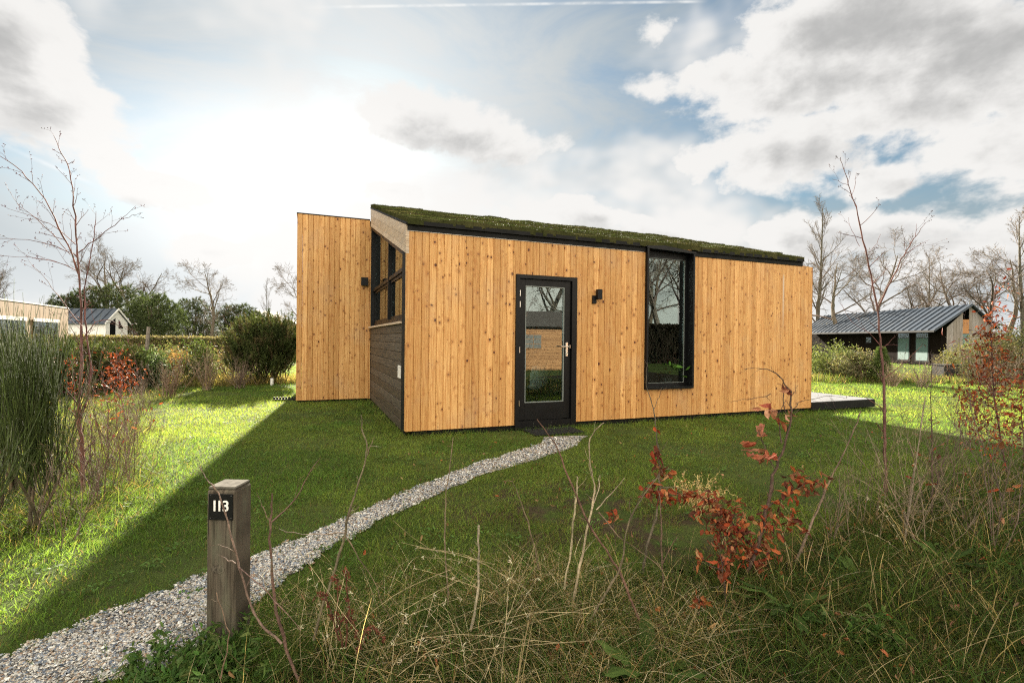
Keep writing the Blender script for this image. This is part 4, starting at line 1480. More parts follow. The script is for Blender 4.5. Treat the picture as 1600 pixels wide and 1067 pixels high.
def foliage(seed, n, ells, L, Wd, cols, mode='leaf', per=6, clump=.12, gaps=.25, hollow=.45):
    rng = np.random.default_rng(seed)
    nc = n // per
    p, d = blob_pts(rng, nc, ells, hollow)
    g_ = fbm(p[:, 0] * 1.3 + p[:, 2], p[:, 1] * 1.3 - p[:, 2] * .7, 1.4, 3)
    ok = g_ > np.quantile(g_, gaps); p, d = p[ok], d[ok]; nc = len(p)
    cc = np.array(cols)[rng.integers(0, len(cols), nc)] * rng.uniform(.7, 1.3, (nc, 1))
    k = np.repeat(np.arange(nc), per); n = len(k)
    a = Acc()
    if mode == 'leaf':
        P = p[k] + rng.normal(0, clump, (n, 3)); P[:, 2] = np.maximum(P[:, 2], .01)
        D = unit(rng.normal(0, 1, (n, 3)) + d[k] * .5); S = unit(np.cross(D, rng.normal(0, 1, (n, 3))))
        a.strips(P, D, S, rng.normal(0, .15, (n, 3)), L * rng.uniform(.7, 1.3, n), Wd, cc[k] * rng.uniform(.75, 1.3, (n, 1)), ((0, .15), (.4, 1), (1, .1)))
    elif mode == 'needle':
        ax = unit(d * .7 + np.array([0, 0, .55]) + rng.normal(0, .3, d.shape))
        P = p[k] + ax[k] * rng.uniform(0, clump, (n, 1)); D = unit(ax[k] * .7 + rng.normal(0, .55, (n, 3)))
        S = unit(np.cross(D, rng.normal(0, 1, (n, 3))))
        a.strips(P, D, S, np.zeros((n, 3)), L * rng.uniform(.7, 1.3, n), Wd, cc[k] * rng.uniform(.75, 1.3, (n, 1)), ((0, 1), (1, .2)))
    elif mode == 'spray':      # upright spiky shoots with short side spines
        P0 = p; ax = unit(np.stack([d[:, 0] * .5, d[:, 1] * .5, np.full(nc, 1.0)], 1) + rng.normal(0, .22, (nc, 3)))
        s_ = rng.uniform(0, 1, n)
        P = P0[k] + ax[k] * (clump * s_)[:, None]
        D = unit(ax[k] * .9 + rng.normal(0, .5, (n, 3))); S = unit(np.cross(D, rng.normal(0, 1, (n, 3))))
        a.strips(P, D, S, np.zeros((n, 3)), L * rng.uniform(.6, 1.3, n) * (1.2 - .6 * s_), Wd, cc[k] * rng.uniform(.7, 1.25, (n, 1)), ((0, 1), (1, .15)))
    return a


def stems(seed, ells, n, col, r=.012, base=(0, 0), sp=.3):
    rng = np.random.default_rng(seed)
    p, d = blob_pts(rng, n, ells, .3)
    b_ = np.stack([base[0] + rng.normal(0, sp, n) + (p[:, 0] - base[0]) * .45, base[1] + rng.normal(0, sp * .6, n) + (p[:, 1] - base[1]) * .45, np.full(n, -.05)], 1)
    mid = (b_ + p) / 2 + rng.normal(0, .08, (n, 3)); mid[:, 2] -= .0
    PL = np.stack([b_, b_ * .6 + mid * .4 + rng.normal(0, .02, (n, 3)), mid, mid * .4 + p * .6 + rng.normal(0, .03, (n, 3)), p], 1)
    a = Acc(); a.tubes(PL, np.tile([r, r * .9, r * .7, r * .5, r * .25], (n, 1)) * rng.uniform(.5, 1.2, (n, 1)), 4, col_jit(rng, col, n, .3))
    return a


def px_w(px0, px1, D_):
    return abs(at(px1, 533, D_)[0] - at(px0, 533, D_)[0])


def ztop(px, py, D_):
    return at(px, py, D_)[2]


def shrub(name, label, cat, px, D_, ells, fol, st=None, group=None, lname='foliage', mt='leaf'):
    loc = at(px, 533, D_); loc[2] = 0
    t = thing(name, label, cat, loc, 0, group)
    fol.build(lname, mt, t)
    if st is not None: st.build('branches', 'bark', t)
    return t


PINE = [(.046, .060, .026), (.036, .050, .022), (.060, .075, .032), (.062, .062, .032)]
# --- pines on the left skyline
def pine(seed, w, h, n, cols=PINE, z0=.5):
    ells = [(0, 0, h * .62, w * .42, w * .35, h * .34), (-w * .28, 0, h * .52, w * .26, w * .25, h * .26), (w * .27, .3, h * .5, w * .27, w * .25, h * .28),
            (0, -.4, h * .36, w * .42, w * .3, h * .26), (w * .1, 0, h * .8, w * .2, w * .2, h * .17), (-w * .12, 0, h * .76, w * .2, w * .2, h * .17)]
    f = foliage(seed, n, ells, .22, .035, cols, 'needle', 14, .16, .33, .35)
    s = stems(seed + 1, ells, 40, (.12, .09, .07), .05, (0, 0), .12)
    t = Acc(); rng = np.random.default_rng(seed)
    t.tubes(walk(rng, np.array([[0, 0, -.1]]), np.array([[.03, 0, 1.]]), np.array([h * .8]), 8, .05, .03), np.linspace(.2, .04, 8)[None], 8, (.13, .10, .08))
    return f, s, t


for (px, D_, ty, w, n, seed, lab) in ((172, 44, 447, 8.6, 60000, 201, 'largest dark green pine on the left skyline, dome shaped'),
                                      (108, 42, 462, 4.6, 26000, 205, 'dark pine showing above the blue grey roof of the small white house'),
                                      (240, 41, 462, 5.0, 30000, 209, 'lighter green pine at the right side of the largest pine'),
                                      (302, 50, 468, 5.6, 26000, 213, 'low pine left of the lone round leafless tree'),
                                      (372, 47, 476, 5.0, 26000, 217, 'low pine right of the lone round leafless tree')):
    h_ = ztop(px, ty, D_)
    f, s, t = pine(seed, w, h_ * 1.05, n, PINE if px != 240 else [(.066, .085, .035), (.052, .070, .03), (.075, .092, .038)])
    r_ = shrub('pine_tree', lab, 'tree', px, D_, None, f, s, 'pines on the left skyline', 'crown', 'needle')
    t.build('trunk', 'bark', r_)

# hedge behind the left gardens
def hedge(label, x0, x1, y0, y1, h, n, seed, cols, twigc=(.16, .11, .07), topc=(.22, .18, .10)):
    rng = np.random.default_rng(seed)
    t = thing('clipped_hedge', label, 'hedge', ((x0 + x1) / 2, (y0 + y1) / 2, 0))
    f = rng.uniform(0, 1, n); d = unit(np.array([[-(y1 - y0), x1 - x0]]))[0]
    P = np.stack([x0 + (x1 - x0) * f + d[0] * rng.uniform(-.35, .35, n), y0 + (y1 - y0) * f + d[1] * rng.uniform(-.35, .35, n), h * rng.beta(1.3, .9, n)], 1)
    cc = np.array(cols)[rng.integers(0, len(cols), n)] * rng.uniform(.6, 1.3, (n, 1))
    top = P[:, 2] > h * .93; cc[top] = np.array(topc) * rng.uniform(.8, 1.2, (top.sum(), 1))
    a = Acc(); D = unit(rng.normal(0, 1, (n, 3)) + [0, 0, .4]); S = unit(np.cross(D, rng.normal(0, 1, (n, 3))))
    a.strips(P, D, S, np.zeros((n, 3)), .14 if h < 2 else .24, .07 if h < 2 else .15, cc, ((0, .2), (.5, 1), (1, .1)))
    a.build('foliage', 'leaf', t, True)
    k = n // 12; f = rng.uniform(0, 1, k); P0 = np.stack([x0 + (x1 - x0) * f, y0 + (y1 - y0) * f, np.zeros(k) - .05], 1) + rng.normal(0, .12, (k, 3)) * [1, 1, 0]
    a = Acc(); a.tubes(walk(rng, P0, unit(rng.normal(0, .25, (k, 3)) + [0, 0, 1]), rng.uniform(.6, 1.02, k) * h, 4, .08, .02), np.tile([.018, .014, .010, .005], (k, 1)), 3, col_jit(rng, twigc, k, .3))
    a.build('branches', 'bark', t, True)
    return t


hedge('long clipped hedge with straw coloured top behind the left gardens', -34, -9, 30, 31, 1.32, 30000, 301, [(.10, .12, .04), (.16, .12, .065), (.13, .10, .05), (.085, .10, .035)])


def scrub(seed, x0, x1, y0, y1, h, n, cols):
    """brownish thicket as twigs and small leaves; one mesh of stuff"""
    rng = np.random.default_rng(seed)
    k = n // 10
    P0 = np.stack([rng.uniform(x0, x1, k), rng.uniform(y0, y1, k), np.full(k, -.05)], 1)
    hh = h * (.6 + .6 * fbm(P0[:, 0], P0[:, 1], .35, 3)) * rng.uniform(.6, 1.1, k)
    pts = walk(rng, P0, unit(rng.normal(0, .3, (k, 3)) + [0, 0, 1]), hh, 5, .12, .03)
    a = Acc(); a.tubes(pts, np.tile([.02, .017, .013, .01, .006], (k, 1)), 3, col_jit(rng, (.17, .125, .09), k, .35))
    kk = rng.integers(0, k, n); j = rng.integers(1, 5, n)
    P = pts[kk, j] + rng.normal(0, .16, (n, 3)); P[:, 2] = np.maximum(P[:, 2], .02)
    D = unit(rng.normal(0, 1, (n, 3))); S = unit(np.cross(D, rng.normal(0, 1, (n, 3))))
    a.strips(P, D, S, np.zeros((n, 3)), .13, .06, np.array(cols)[rng.integers(0, len(cols), n)] * rng.uniform(.6, 1.3, (n, 1)), ((0, .2), (.5, 1), (1, .1)))
    return a


SC = [(.075, .085, .03), (.12, .09, .05), (.10, .11, .045), (.15, .11, .06), (.055, .065, .03)]
o = scrub(311, 26, 60, 40, 62, 3.2, 30000, SC).build('scrub_wood', 'leaf'); tag(o, 'low brown and green scrub far off behind the neighbour house', 'scrub', kind='stuff')
o = scrub(312, -70, -8, 62, 72, 3.4, 30000, SC).build('scrub_wood', 'leaf'); tag(o, 'low scrub far off beyond the left hedge', 'scrub', kind='stuff')
o = scrub(313, -8, 26, 45, 60, 2.6, 16000, SC).build('scrub_wood', 'leaf'); tag(o, 'low scrub hidden behind the larch house', 'scrub', kind='stuff')

# --- shrubs in the left middle ground
GORSE = [(.050, .066, .022), (.066, .085, .028), (.10, .115, .040), (.036, .048, .018), (.11, .085, .045)]
D_ = 15.0
h_ = ztop(412, 502, D_)
we = [(0, 0, h_ * .55, 1.02, .9, h_ * .45), (-.45, .1, h_ * .62, .6, .7, h_ * .35), (.5, 0, h_ * .66, .65, .7, h_ * .36), (0, -.2, h_ * .30, .95, .75, h_ * .3)]
f = foliage(401, 52000, we, .13, .016, GORSE, 'spray', 30, .36, .10, .25)
shrub('gorse_bush', 'big dense dark green gorse bush just left of the larch house', 'bush', 412, D_, we, f, stems(402, we, 60, (.15, .11, .07), .016, (0, 0), .3), lname='foliage', mt='needle')
D_ = 11.5
for (px, dd, ty, w, seed, lab, n) in ((150, 12.5, 545, 1.0, 411, 'dark conifer like bush behind the red stemmed sapling', 36000), (95, 11.5, 540, .8, 415, 'dark bush behind the right edge of the broom', 26000), (203, 13.5, 552, .6, 419, 'lighter green bush right of the conifer like bush', 16000), (30, 10.5, 545, 1.0, 425, 'dark green bush behind the left part of the broom', 24000)):
    h_ = ztop(px, ty, dd)
    we = [(0, 0, h_ * .5, w, .7, h_ * .5), (-w * .5, 0, h_ * .55, w * .5, .6, h_ * .42), (w * .5, 0, h_ * .5, w * .55, .6, h_ * .42)]
    f = foliage(seed, n, we, .12, .016, GORSE if px != 196 else [(.13, .14, .04), (.16, .15, .05)], 'spray', 24, .30, .15, .25)
    shrub('evergreen_bush', lab, 'bush', px, dd, we, f, stems(seed + 1, we, 26, (.14, .1, .07), .012, (0, 0), .2), 'evergreen bushes in the left bed', mt='needle')
for (px, dd, ty, w, seed, lab, n, cols) in (
        (235, 13, 548, .38, 431, 'dark round leaved shrub beside the leaning post on the left', 3800, [(.035, .060, .02), (.05, .08, .03), (.12, .14, .09)]),
        (305, 14, 530, .42, 435, 'narrow upright green shrub in the middle of the left lawn edge', 4200, [(.05, .075, .022), (.09, .10, .035)]),
        (345, 16, 540, .8, 439, 'reddish brown half bare shrub left of the big gorse', 3000, [(.20, .12, .07), (.24, .17, .09), (.12, .12, .05)]),
        (272, 15, 548, .45, 443, 'small rusty brown shrub left of the narrow green shrub', 2600, [(.28, .14, .06), (.24, .16, .08)]),
        (255, 19, 538, 1.0, 447, 'green and brown shrub in front of the long hedge', 5000, [(.12, .13, .05), (.18, .13, .07)]),
        (1300, 19, 538, .95, 451, 'yellow green leafy shrub at the right end of the larch house', 9000, [(.12, .14, .045), (.16, .17, .06), (.08, .10, .035)]),
        (1336, 18, 546, .8, 455, 'olive brown shrub beside the yellow green one in front of the neighbour', 7000, [(.10, .11, .045), (.14, .11, .06), (.20, .19, .11)]),
        (1512, 20, 532, 1.0, 459, 'loose pale leaved shrub at the neighbour gable corner', 7000, [(.16, .16, .06), (.12, .12, .05), (.20, .16, .08)]),
        (1545, 17, 522, .9, 463, 'brown green bush behind the red leaved sapling', 8000, [(.09, .08, .04), (.13, .10, .05), (.07, .08, .03)]),
        (1592, 18, 505, 1.3, 467, 'dark bush at the right picture edge', 12000, [(.035, .045, .02), (.06, .06, .03), (.10, .08, .045)])):
    h_ = ztop(px, ty, dd)
    we = [(0, 0, h_ * .52, w, w * .8, h_ * .48), (w * .3, .1, h_ * .42, w * .8, w * .7, h_ * .4), (-w * .35, 0, h_ * .4, w * .75, w * .6, h_ * .4)]
    f = foliage(seed, n, we, .075, .034, cols, 'leaf', 6, .10, .3, .2)
    shrub('leafy_shrub', lab, 'shrub', px, dd, we, f, stems(seed + 1, we, 34, (.17, .12, .085), .012, (0, 0), .12), 'shrubs round the lawn edges')
# small conifer before the neighbour's glass doors
h_ = ztop(1377, 545, 17.5)
rng = np.random.default_rng(481)
nc = 420; zz = rng.uniform(.15, 1, nc) * h_; an = rng.uniform(0, 6.28, nc); rr = (1.05 - zz / h_) * .42 * rng.uniform(.2, 1, nc) + .03
cp = np.stack([rr * np.cos(an), rr * np.sin(an), zz], 1); k = np.repeat(np.arange(nc), 16); n = len(k)
D = unit(np.stack([np.cos(an), np.sin(an), np.full(nc, .9)], 1)[k] + rng.normal(0, .5, (n, 3)))
a_ = Acc(); a_.strips(cp[k], D, unit(np.cross(D, rng.normal(0, 1, (n, 3)))), np.zeros((n, 3)), .12, .014, col_jit(rng, (.11, .15, .05), n, .4), ((0, 1), (1, .2)))
sp_ = shrub('young_pine', 'small light green conifer in front of the neighbour glass doors', 'tree', 1377, 17.5, None, a_, None, lname='crown', mt='needle')
a_ = Acc(); a_.tubes([[(0, 0, -.05), (0.01, 0, h_ * .5), (0, 0, h_ * .97)]], [[.03, .02, .006]], 6, (.14, .1, .07)); a_.build('trunk', 'bark', sp_)

# ------------------------------------------------------------------ neighbours
# dark house on the right
nb = thing('neighbour_house', 'dark timber bungalow with ribbed blue grey metal roof on the right', 'house', (26.1, 30, 0))
EZ, RZ, NW, NL = 2.42, 3.70, 2.75, 14.0
a_ = Acc()
y = 0
rn = random.Random(3)
while y < NL:
    a_.box(.003 * rn.random(), .03, y + .0005, y + .1945, .05, EZ - .03, (rn.random(), rn.random(), rn.random())); y += .195
a_.build('wall', 'black_brown_boards', nb)
a_ = Acc(); x = 0.001
while x < NW - .01:
    e = min(x + .19, NW)
    if not (.78 < x < 1.20):
        zt = lambda q_: EZ + (RZ - EZ) * (1 - abs(q_ - NW / 2) / (NW / 2)) - .05
        pts_ = [(x + .004, .05), (e - .004, .05), (e - .004, zt(e)), (x + .004, zt(x))]
        if x < NW / 2 < e: pts_ = pts_[:3] + [(NW / 2, zt(NW / 2)), pts_[3]]
        a_.prism(pts_, 1, -.03, -.001, (rn.random(), rn.random(), rn.random()))
    x = e
a_.build('gable_wall', 'silver_boards', nb)
a_ = Acc(); a_.box(.80, 1.36, -.024, -.004, 2.0, 2.85)
a_.build('gable_panel', 'cabin_wood', nb)
a_ = Acc(); a_.box(.80, 1.36, -.028, -.01, .82, 1.98)
a_.build('gable_window', 'curtain', nb)
a_ = Acc()
for sgn in (0, 1):
    if sgn == 0: pr = [(-.9, EZ - .30), (NW / 2, RZ), (NW / 2, RZ + .06), (-.9, EZ - .24)]
    else: pr = [(NW / 2 + .001, RZ), (NW + .25, EZ - .12), (NW + .25, EZ - .06), (NW / 2 + .001, RZ + .06)]
    a_.prism(pr, 1, -.25, NL, (0, 0, 0))
sl_ = (RZ - EZ + .06) / (NW / 2 + .25)
y = -.22
while y < NL:
    a_.prism([(-.91, EZ - .238), (NW / 2 - .02, RZ + .061), (NW / 2 - .02, RZ + .115), (-.91, EZ - .185)], 1, y, y + .05, (0, 0, 0)); y += .50
a_.build('roof', 'zinc', nb)
a_ = Acc()
a_.box(-.97, -.912, -.25, NL, EZ - .36, EZ - .24)
a_.build('gutter', 'black_matt', nb)
for (ya, yb) in ((1.2, 2.3), (2.7, 3.8)):
    a_ = Acc(); a_.box(-.03, -.002, ya, yb, .2, 2.15); w_ = a_.build('glass_door', 'black_frame', nb)
    a_ = Acc(); a_.box(-.04, -.031, ya + .1, yb - .1, .3, 1.72); a_.build('curtain', 'curtain', w_)
    a_ = Acc(); a_.box(-.034, -.031, ya + .1, yb - .1, 1.74, 2.05); a_.build('pane', 'glass', w_)
a_ = Acc(); a_.box(-.03, -.002, 6.2, 6.8, 1.35, 1.85); w_ = a_.build('small_window', 'black_frame', nb)
a_ = Acc(); a_.box(-.034, -.031, 6.27, 6.73, 1.42, 1.78); a_.build('pane', 'glass', w_)
a_ = Acc(); a_.box(.04, NW - .01, .01, NL - .1, 0, EZ - .1); a_.build('back_walls', 'black_brown_boards', nb)

bx_ = at(1481, 533, 19); bx_[2] = 0
bn_ = thing('storage_box', 'low black rectangular box on the grass at the neighbour gable corner', 'storage box', bx_, .1)
a_ = Acc(); a_.box(-.40, .40, -.25, .25, .05, .56, bev=.01); a_.build('body', 'charcoal', bn_)
a_ = Acc(); a_.box(-.42, .42, -.27, .27, .565, .60, bev=.008); a_.build('lid', 'charcoal', bn_)
for sx in (-1, 1):
    a_ = Acc(); a_.box(sx * .33 - .03, sx * .33 + .03, -.22, .22, 0, .048); a_.build('foot', 'charcoal', bn_)
t2 = at(1497, 533, 24); t2[2] = 0
tb2 = thing('garden_table', 'small dark table standing at the neighbour gable', 'table', t2)
a_ = Acc(); a_.box(-.5, .5, -.3, .3, .98, 1.03, bev=.01); a_.build('tabletop', 'charcoal', tb2)
for sx in (-1, 1):
    for sy in (-1, 1):
        a_ = Acc(); a_.box(sx * .45 - .025, sx * .45 + .025, sy * .25 - .025, sy * .25 + .025, 0, .978); a_.build('leg', 'charcoal', tb2)
st_ = at(1443, 594, 18); st_[2] = 0
sb = thing('stepping_stone', 'pale flat stone slab at the far lawn edge before the neighbour house', 'stone', st_)
a_ = Acc(); a_.box(-.32, .32, -.14, .14, 0, .09, bev=.02); a_.build('slab', 'plaster', sb)

# pale house with flat roof, left edge
p0 = at(0, 533, 16.2); p1 = at(105, 533, 21.3)
dv = (p1 - p0)[:2]; Ln = np.linalg.norm(dv); an_ = math.atan2(dv[1], dv[0])
lh = thing('pale_timber_house', 'low flat roofed pale timber house at the left edge', 'house', (p1[0], p1[1], 0), an_ + math.pi)
# local +x runs toward the viewer along the wall, -y... faces the lawn
NLh = 13.0
a_ = Acc(); x = 0
while x < NLh:
    a_.box(x + .003, x + .14, 0, .03, .1, 2.48, (rn.random(), rn.random(), rn.random())); x += .143
a_.build('wall', 'pale_wood', lh)
a_ = Acc(); a_.box(-.03, NLh, -.10, .045, 2.483, 2.53); a_.build('roof_trim', 'white_paint', lh)
a_ = Acc(); a_.box(.0, NLh, -6, -.001, .05, 2.482); a_.build('rear_walls', 'pale_wood', lh)
a_ = Acc(); a_.box(-.02, NLh, -6, -.101, 2.483, 2.52); a_.build('roof', 'felt_roof', lh)
for (xa, xb) in ((1.15, 3.35), (4.0, 6.8), (7.4, 10.2)):
    a_ = Acc(); a_.box(xa, xb, .031, .06, .35, 1.93); w_ = a_.build('window', 'black_frame', lh)
    a_ = Acc(); a_.box(xa - .05, xb + .05, .0605, .085, 1.85, 1.98); a_.build('window_head', 'white_paint', w_)
    for q_ in range(2):
        a_ = Acc(); h2 = (xb - xa) / 2; a_.box(xa + .06 + q_ * h2, xa + h2 - .03 + q_ * h2, .0605, .066, .42, 1.83); a_.build('pane', 'glass', w_)

# small white gabled house
D0 = 37.0
q0 = at(165, 533, D0)
wh = thing('white_gable_house', 'small white gabled house with blue grey roof before the pines', 'house', (q0[0], q0[1], 0))
GW, GE, GR, GL = 2.1, 2.33, 3.3, 4.0
a_ = Acc(); a_.box(-GL, -.04, 0, GW, 0, GE - .01); a_.build('wall', 'white_paint', wh)
a_ = Acc(); a_.prism([(0, 0), (GW, 0), (GW, GE), (GW / 2, GR - .05), (0, GE)], 0, -.039, .0, (.6, .6, .6)); g3 = a_.build('gable_wall', 'white_paint', wh)
a_ = Acc(); a_.prism([(.38, 1.2), (.88, 1.2), (.88, 2.65), (.38, 2.3)], 0, .001, .03, (0, 0, 0)); w_ = a_.build('window', 'black_frame', wh)
a_ = Acc(); a_.prism([(1.2, 1.9), (1.65, 1.9), (1.2, 2.55)], 0, .001, .03, (0, 0, 0)); w_ = a_.build('window', 'black_frame', wh)
a_ = Acc()
a_.prism([(-.2, GE - .17), (GW / 2, GR), (GW / 2, GR + .08), (-.2, GE - .09)], 0, -GL - .1, .12, (0, 0, 0))
a_.prism([(GW / 2, GR), (GW + .2, GE - .17), (GW + .2, GE - .09), (GW / 2, GR + .08)], 0, -GL - .1, .119, (0, 0, 0))
x = -GL
while x < 0:
    a_.prism([(-.205, GE - .088), (GW / 2 - .02, GR + .079), (GW / 2 - .02, GR + .13), (-.205, GE - .035)], 0, x, x + .05, (0, 0, 0)); x += .6
a_.build('roof', 'zinc', wh)
a_ = Acc()
a_.prism([(-.23, GE - .19), (GW / 2, GR - .02), (GW / 2, GR + .12), (-.23, GE - .05)], 0, .121, .16, (.6, .6, .6))
a_.prism([(GW / 2 + .001, GR - .02), (GW + .23, GE - .19), (GW + .23, GE - .05), (GW / 2 + .001, GR + .12)], 0, .121, .16, (.6, .6, .6))
a_.build('barge_board', 'white_paint', wh)
# far roofs
for (px, D_, pk, ev, w, lab) in ((401, 82, 484, 507, 5.4, 'far grey pitched roof left above the big gorse'), (452, 75, 499, 514, 4.5, 'far grey roof right above the big gorse')):
    c0 = at(px, 533, D_); zp = ztop(px, pk, D_); ze = ztop(px, ev, D_)
    fh = thing('far_house', lab, 'house', (c0[0], c0[1], 0))
    a_ = Acc(); a_.prism([(-w / 2, 0), (w / 2, 0), (w / 2, ze), (0, zp - .2), (-w / 2, ze)], 1, 0, 7, (.3, .3, .3)); a_.build('wall', 'far_wall', fh)
    a_ = Acc(); a_.prism([(-w / 2 - .4, ze - .3), (0, zp - .18), (0, zp), (-w / 2 - .4, ze - .1)], 1, -.3, 7.3, (0, 0, 0)); a_.prism([(0.001, zp - .18), (w / 2 + .4, ze - .3), (w / 2 + .4, ze - .1), (0.001, zp)], 1, -.3, 7.3, (0, 0, 0)); a_.build('roof', 'tile_roof', fh)

# leaning fence post, marker post, bench
lp = at(228, 533, 13.6); lp[2] = 0
q = thing('leaning_post', 'grey wooden post leaning beside the dark shrub on the left', 'post', lp)
a_ = Acc(); a_.tubes([[(-.02, 0, -.1), (.0, 0, .6), (.07, 0, 1.62)]], [[.055, .05, .045]], 7, (.2, .17, .14)); a_.build('post_shaft', 'old_wood_plain', q)
wp = gnd(425, 602); q = thing('marker_post', 'tiny white marker post in front of the big gorse', 'post', wp)
a_ = Acc(); a_.box(-.035, .035, -.035, .035, -.05, .20, bev=.01); a_.build('post_shaft', 'white_paint', q)
a_ = Acc(); a_.box(-.04, .04, -.04, .04, .2005, .215, bev=.006); a_.build('cap', 'plaster', q)
bp_ = gnd(262, 592); bp_[2] = 0
q = thing('garden_bench', 'low grey wooden bench among the shrubs at the left', 'bench', bp_, .15)
a_ = Acc()
for i in range(3): a_.box(-.5, .5, -.16 + i * .11, -.07 + i * .11, .40, .435, bev=.006)
a_.build('seat', 'old_wood_plain', q)
for sx in (-1, 1):
    a_ = Acc(); a_.box(sx * .40 - .03, sx * .40 + .03, -.15, .15, 0, .398); a_.build('leg', 'old_wood_plain', q)

# dry grass strips in the middle distance
long_grass('verge_grass', 'tall dry grass strip along the far lawn edge on the right', lambda r, n: r.uniform(10.5, 22, n), lambda r, n: r.uniform(17.2, 19.5, n), 15000, .12, .40, 51, [(.15, .12, .06), (.22, .18, .09), (.10, .10, .04)] + GREEN, wd=.016, lean=.25, droop=.3, spread=.2)
long_grass('verge_grass', 'dry brown grass strip in front of the shrubs on the left', lambda r, n: r.uniform(-10.8, -6.5, n), lambda r, n: r.uniform(13.4, 15.6, n), 9000, .15, .42, 52, [(.20, .17, .08), (.14, .15, .05), (.26, .2, .1)], wd=.013, lean=.3, droop=.3, spread=.2,
           mask=lambda x, y, r: y > np.interp(x, [-11, -8.5, -7, -6.2], [11, 12.6, 14.3, 14.6]))


# ------------------------------------------------------------------ traced foreground plants
def trace(pts, r0, r1, wob=0.0, rng=None):
    """pts: (px, py, depth) -> polyline in the scene, resampled a little finer"""
    p = np.array([at(*q) for q in pts])
    k = np.arange(len(p)); m_ = (len(p) - 1) * 3 + 1
    t = np.linspace(0, len(p) - 1, m_)
    # smooth (Catmull-like) by cubic-ish interpolation
    out_ = np.stack([np.interp(t, k, p[:, i]) for i in range(3)], 1)
    sm = out_.copy(); sm[1:-1] = (out_[:-2] + 2 * out_[1:-1] + out_[2:]) / 4
    if rng is not None: sm[1:-1] += rng.normal(0, wob, sm[1:-1].shape)
    rr = np.linspace(r0, r1, m_)
    if rng is not None: rr = rr * rng.uniform(.82, 1.25, m_)
    return sm, rr


def twigs_on(acc, rng, lines, k, lr, ang=(.4, 1.0), rr=.55, col=(.1, .05, .05), up=.03, m_=5, second=3, budcol=None, tmin=.15, rmin=.0008):
    ends = []
    for pts, R_ in lines:
        Ltot = np.linalg.norm(np.diff(pts, axis=0), axis=1).sum()
        p, d, l, r = spawn(rng, pts[None], R_[None], np.array([Ltot]), max(1, int(k * Ltot)), tmin, 1.0, ang[0], ang[1], lr[0] / Ltot, lr[1] / Ltot, rr, .4, rmin)
        tw_ = walk(rng, p, d, l, m_, .12, up)
        RR = np.maximum(r, rmin)[:, None] * np.linspace(1, .4, m_)[None]
        acc.tubes(tw_, RR, 4, col_jit(rng, col, len(tw_), .25)); ends.append(tw_[:, -1])
        if second:
            p2, d2, l2, r2 = spawn(rng, tw_, RR, l, second, .2, 1, .3, .8, .25, .55, .7, .3, rmin * .8)
            t2_ = walk(rng, p2, d2, l2, 4, .14, up)
            acc.tubes(t2_, np.maximum(r2, rmin * .8)[:, None] * np.linspace(1, .5, 4)[None], 3, col_jit(rng, col, len(t2_), .25)); ends.append(t2_[:, -1])
            ends.append(t2_[:, 2])
    E_ = np.concatenate(ends)
    if budcol is not None:
        n = len(E_); D = unit(rng.normal(0, 1, (n, 3)) + [0, 0, 1])
        acc.tubes(np.stack([E_, E_ + D * .006, E_ + D * .014], 1), np.tile([.0014, .0030, .0004], (n, 1)), 4, col_jit(rng, budcol, n, .2))
    return E_


def leaves(acc, rng, P, L, Wd, col, curl=.5, v=.3, hue=.12, down=.4):
    n = len(P); D = unit(rng.normal(0, 1, (n, 3)) - [0, 0, down]); S = unit(np.cross(D, rng.normal(0, 1, (n, 3))))
    nn = np.cross(D, S)
    B = nn * rng.uniform(.2, 1, (n, 1)) * curl * rng.choice([-2.4, 2.4], (n, 1)) - np.array([0, 0, .1])
    C = np.array(col) if np.ndim(col) == 2 else None
    C = (C[rng.integers(0, len(C), n)] * rng.uniform(1 - v, 1 + v, (n, 1)) * (1 + rng.uniform(-hue, hue, (n, 3)))) if C is not None else col_jit(rng, col, n, v, hue)
    L = L * rng.uniform(.65, 1.2, n); Wd = Wd * rng.uniform(.7, 1.15, n)
    # folded along the midrib: two half blades
    for sg in (-1, 1):
        S2 = unit(S * sg + nn * rng.uniform(.1, 1.3, (n, 1)))
        off = S2 * (Wd * .25)[:, None]
        prof_ = ((0, .12), (.22, .75), (.5, 1), (.78, .72), (1, .06))
        lv = []
        for t, w in prof_:
            c = P + D * (L * t)[:, None] + B * (L * t * t)[:, None]
            wob_ = rng.uniform(-.16, .16, (n, 1)) * Wd[:, None] * (t > .1)
            lv.append(c + nn * wob_ * .6); lv.append(c + S2 * (Wd * w * .5 * rng.uniform(.75, 1.2, n))[:, None] + nn * wob_ * 1.6)
        V = np.stack(lv, 1); m_ = len(prof_)
        i = np.arange(n)[:, None] * (2 * m_); j = np.arange(m_ - 1)[None] * 2
        Q = np.stack([i + j, i + j + 1, i + j + 3, i + j + 2], -1).reshape(-1, 4)
        acc.addq(V.reshape(-1, 3), Q, np.repeat(C, m_ - 1, axis=0))


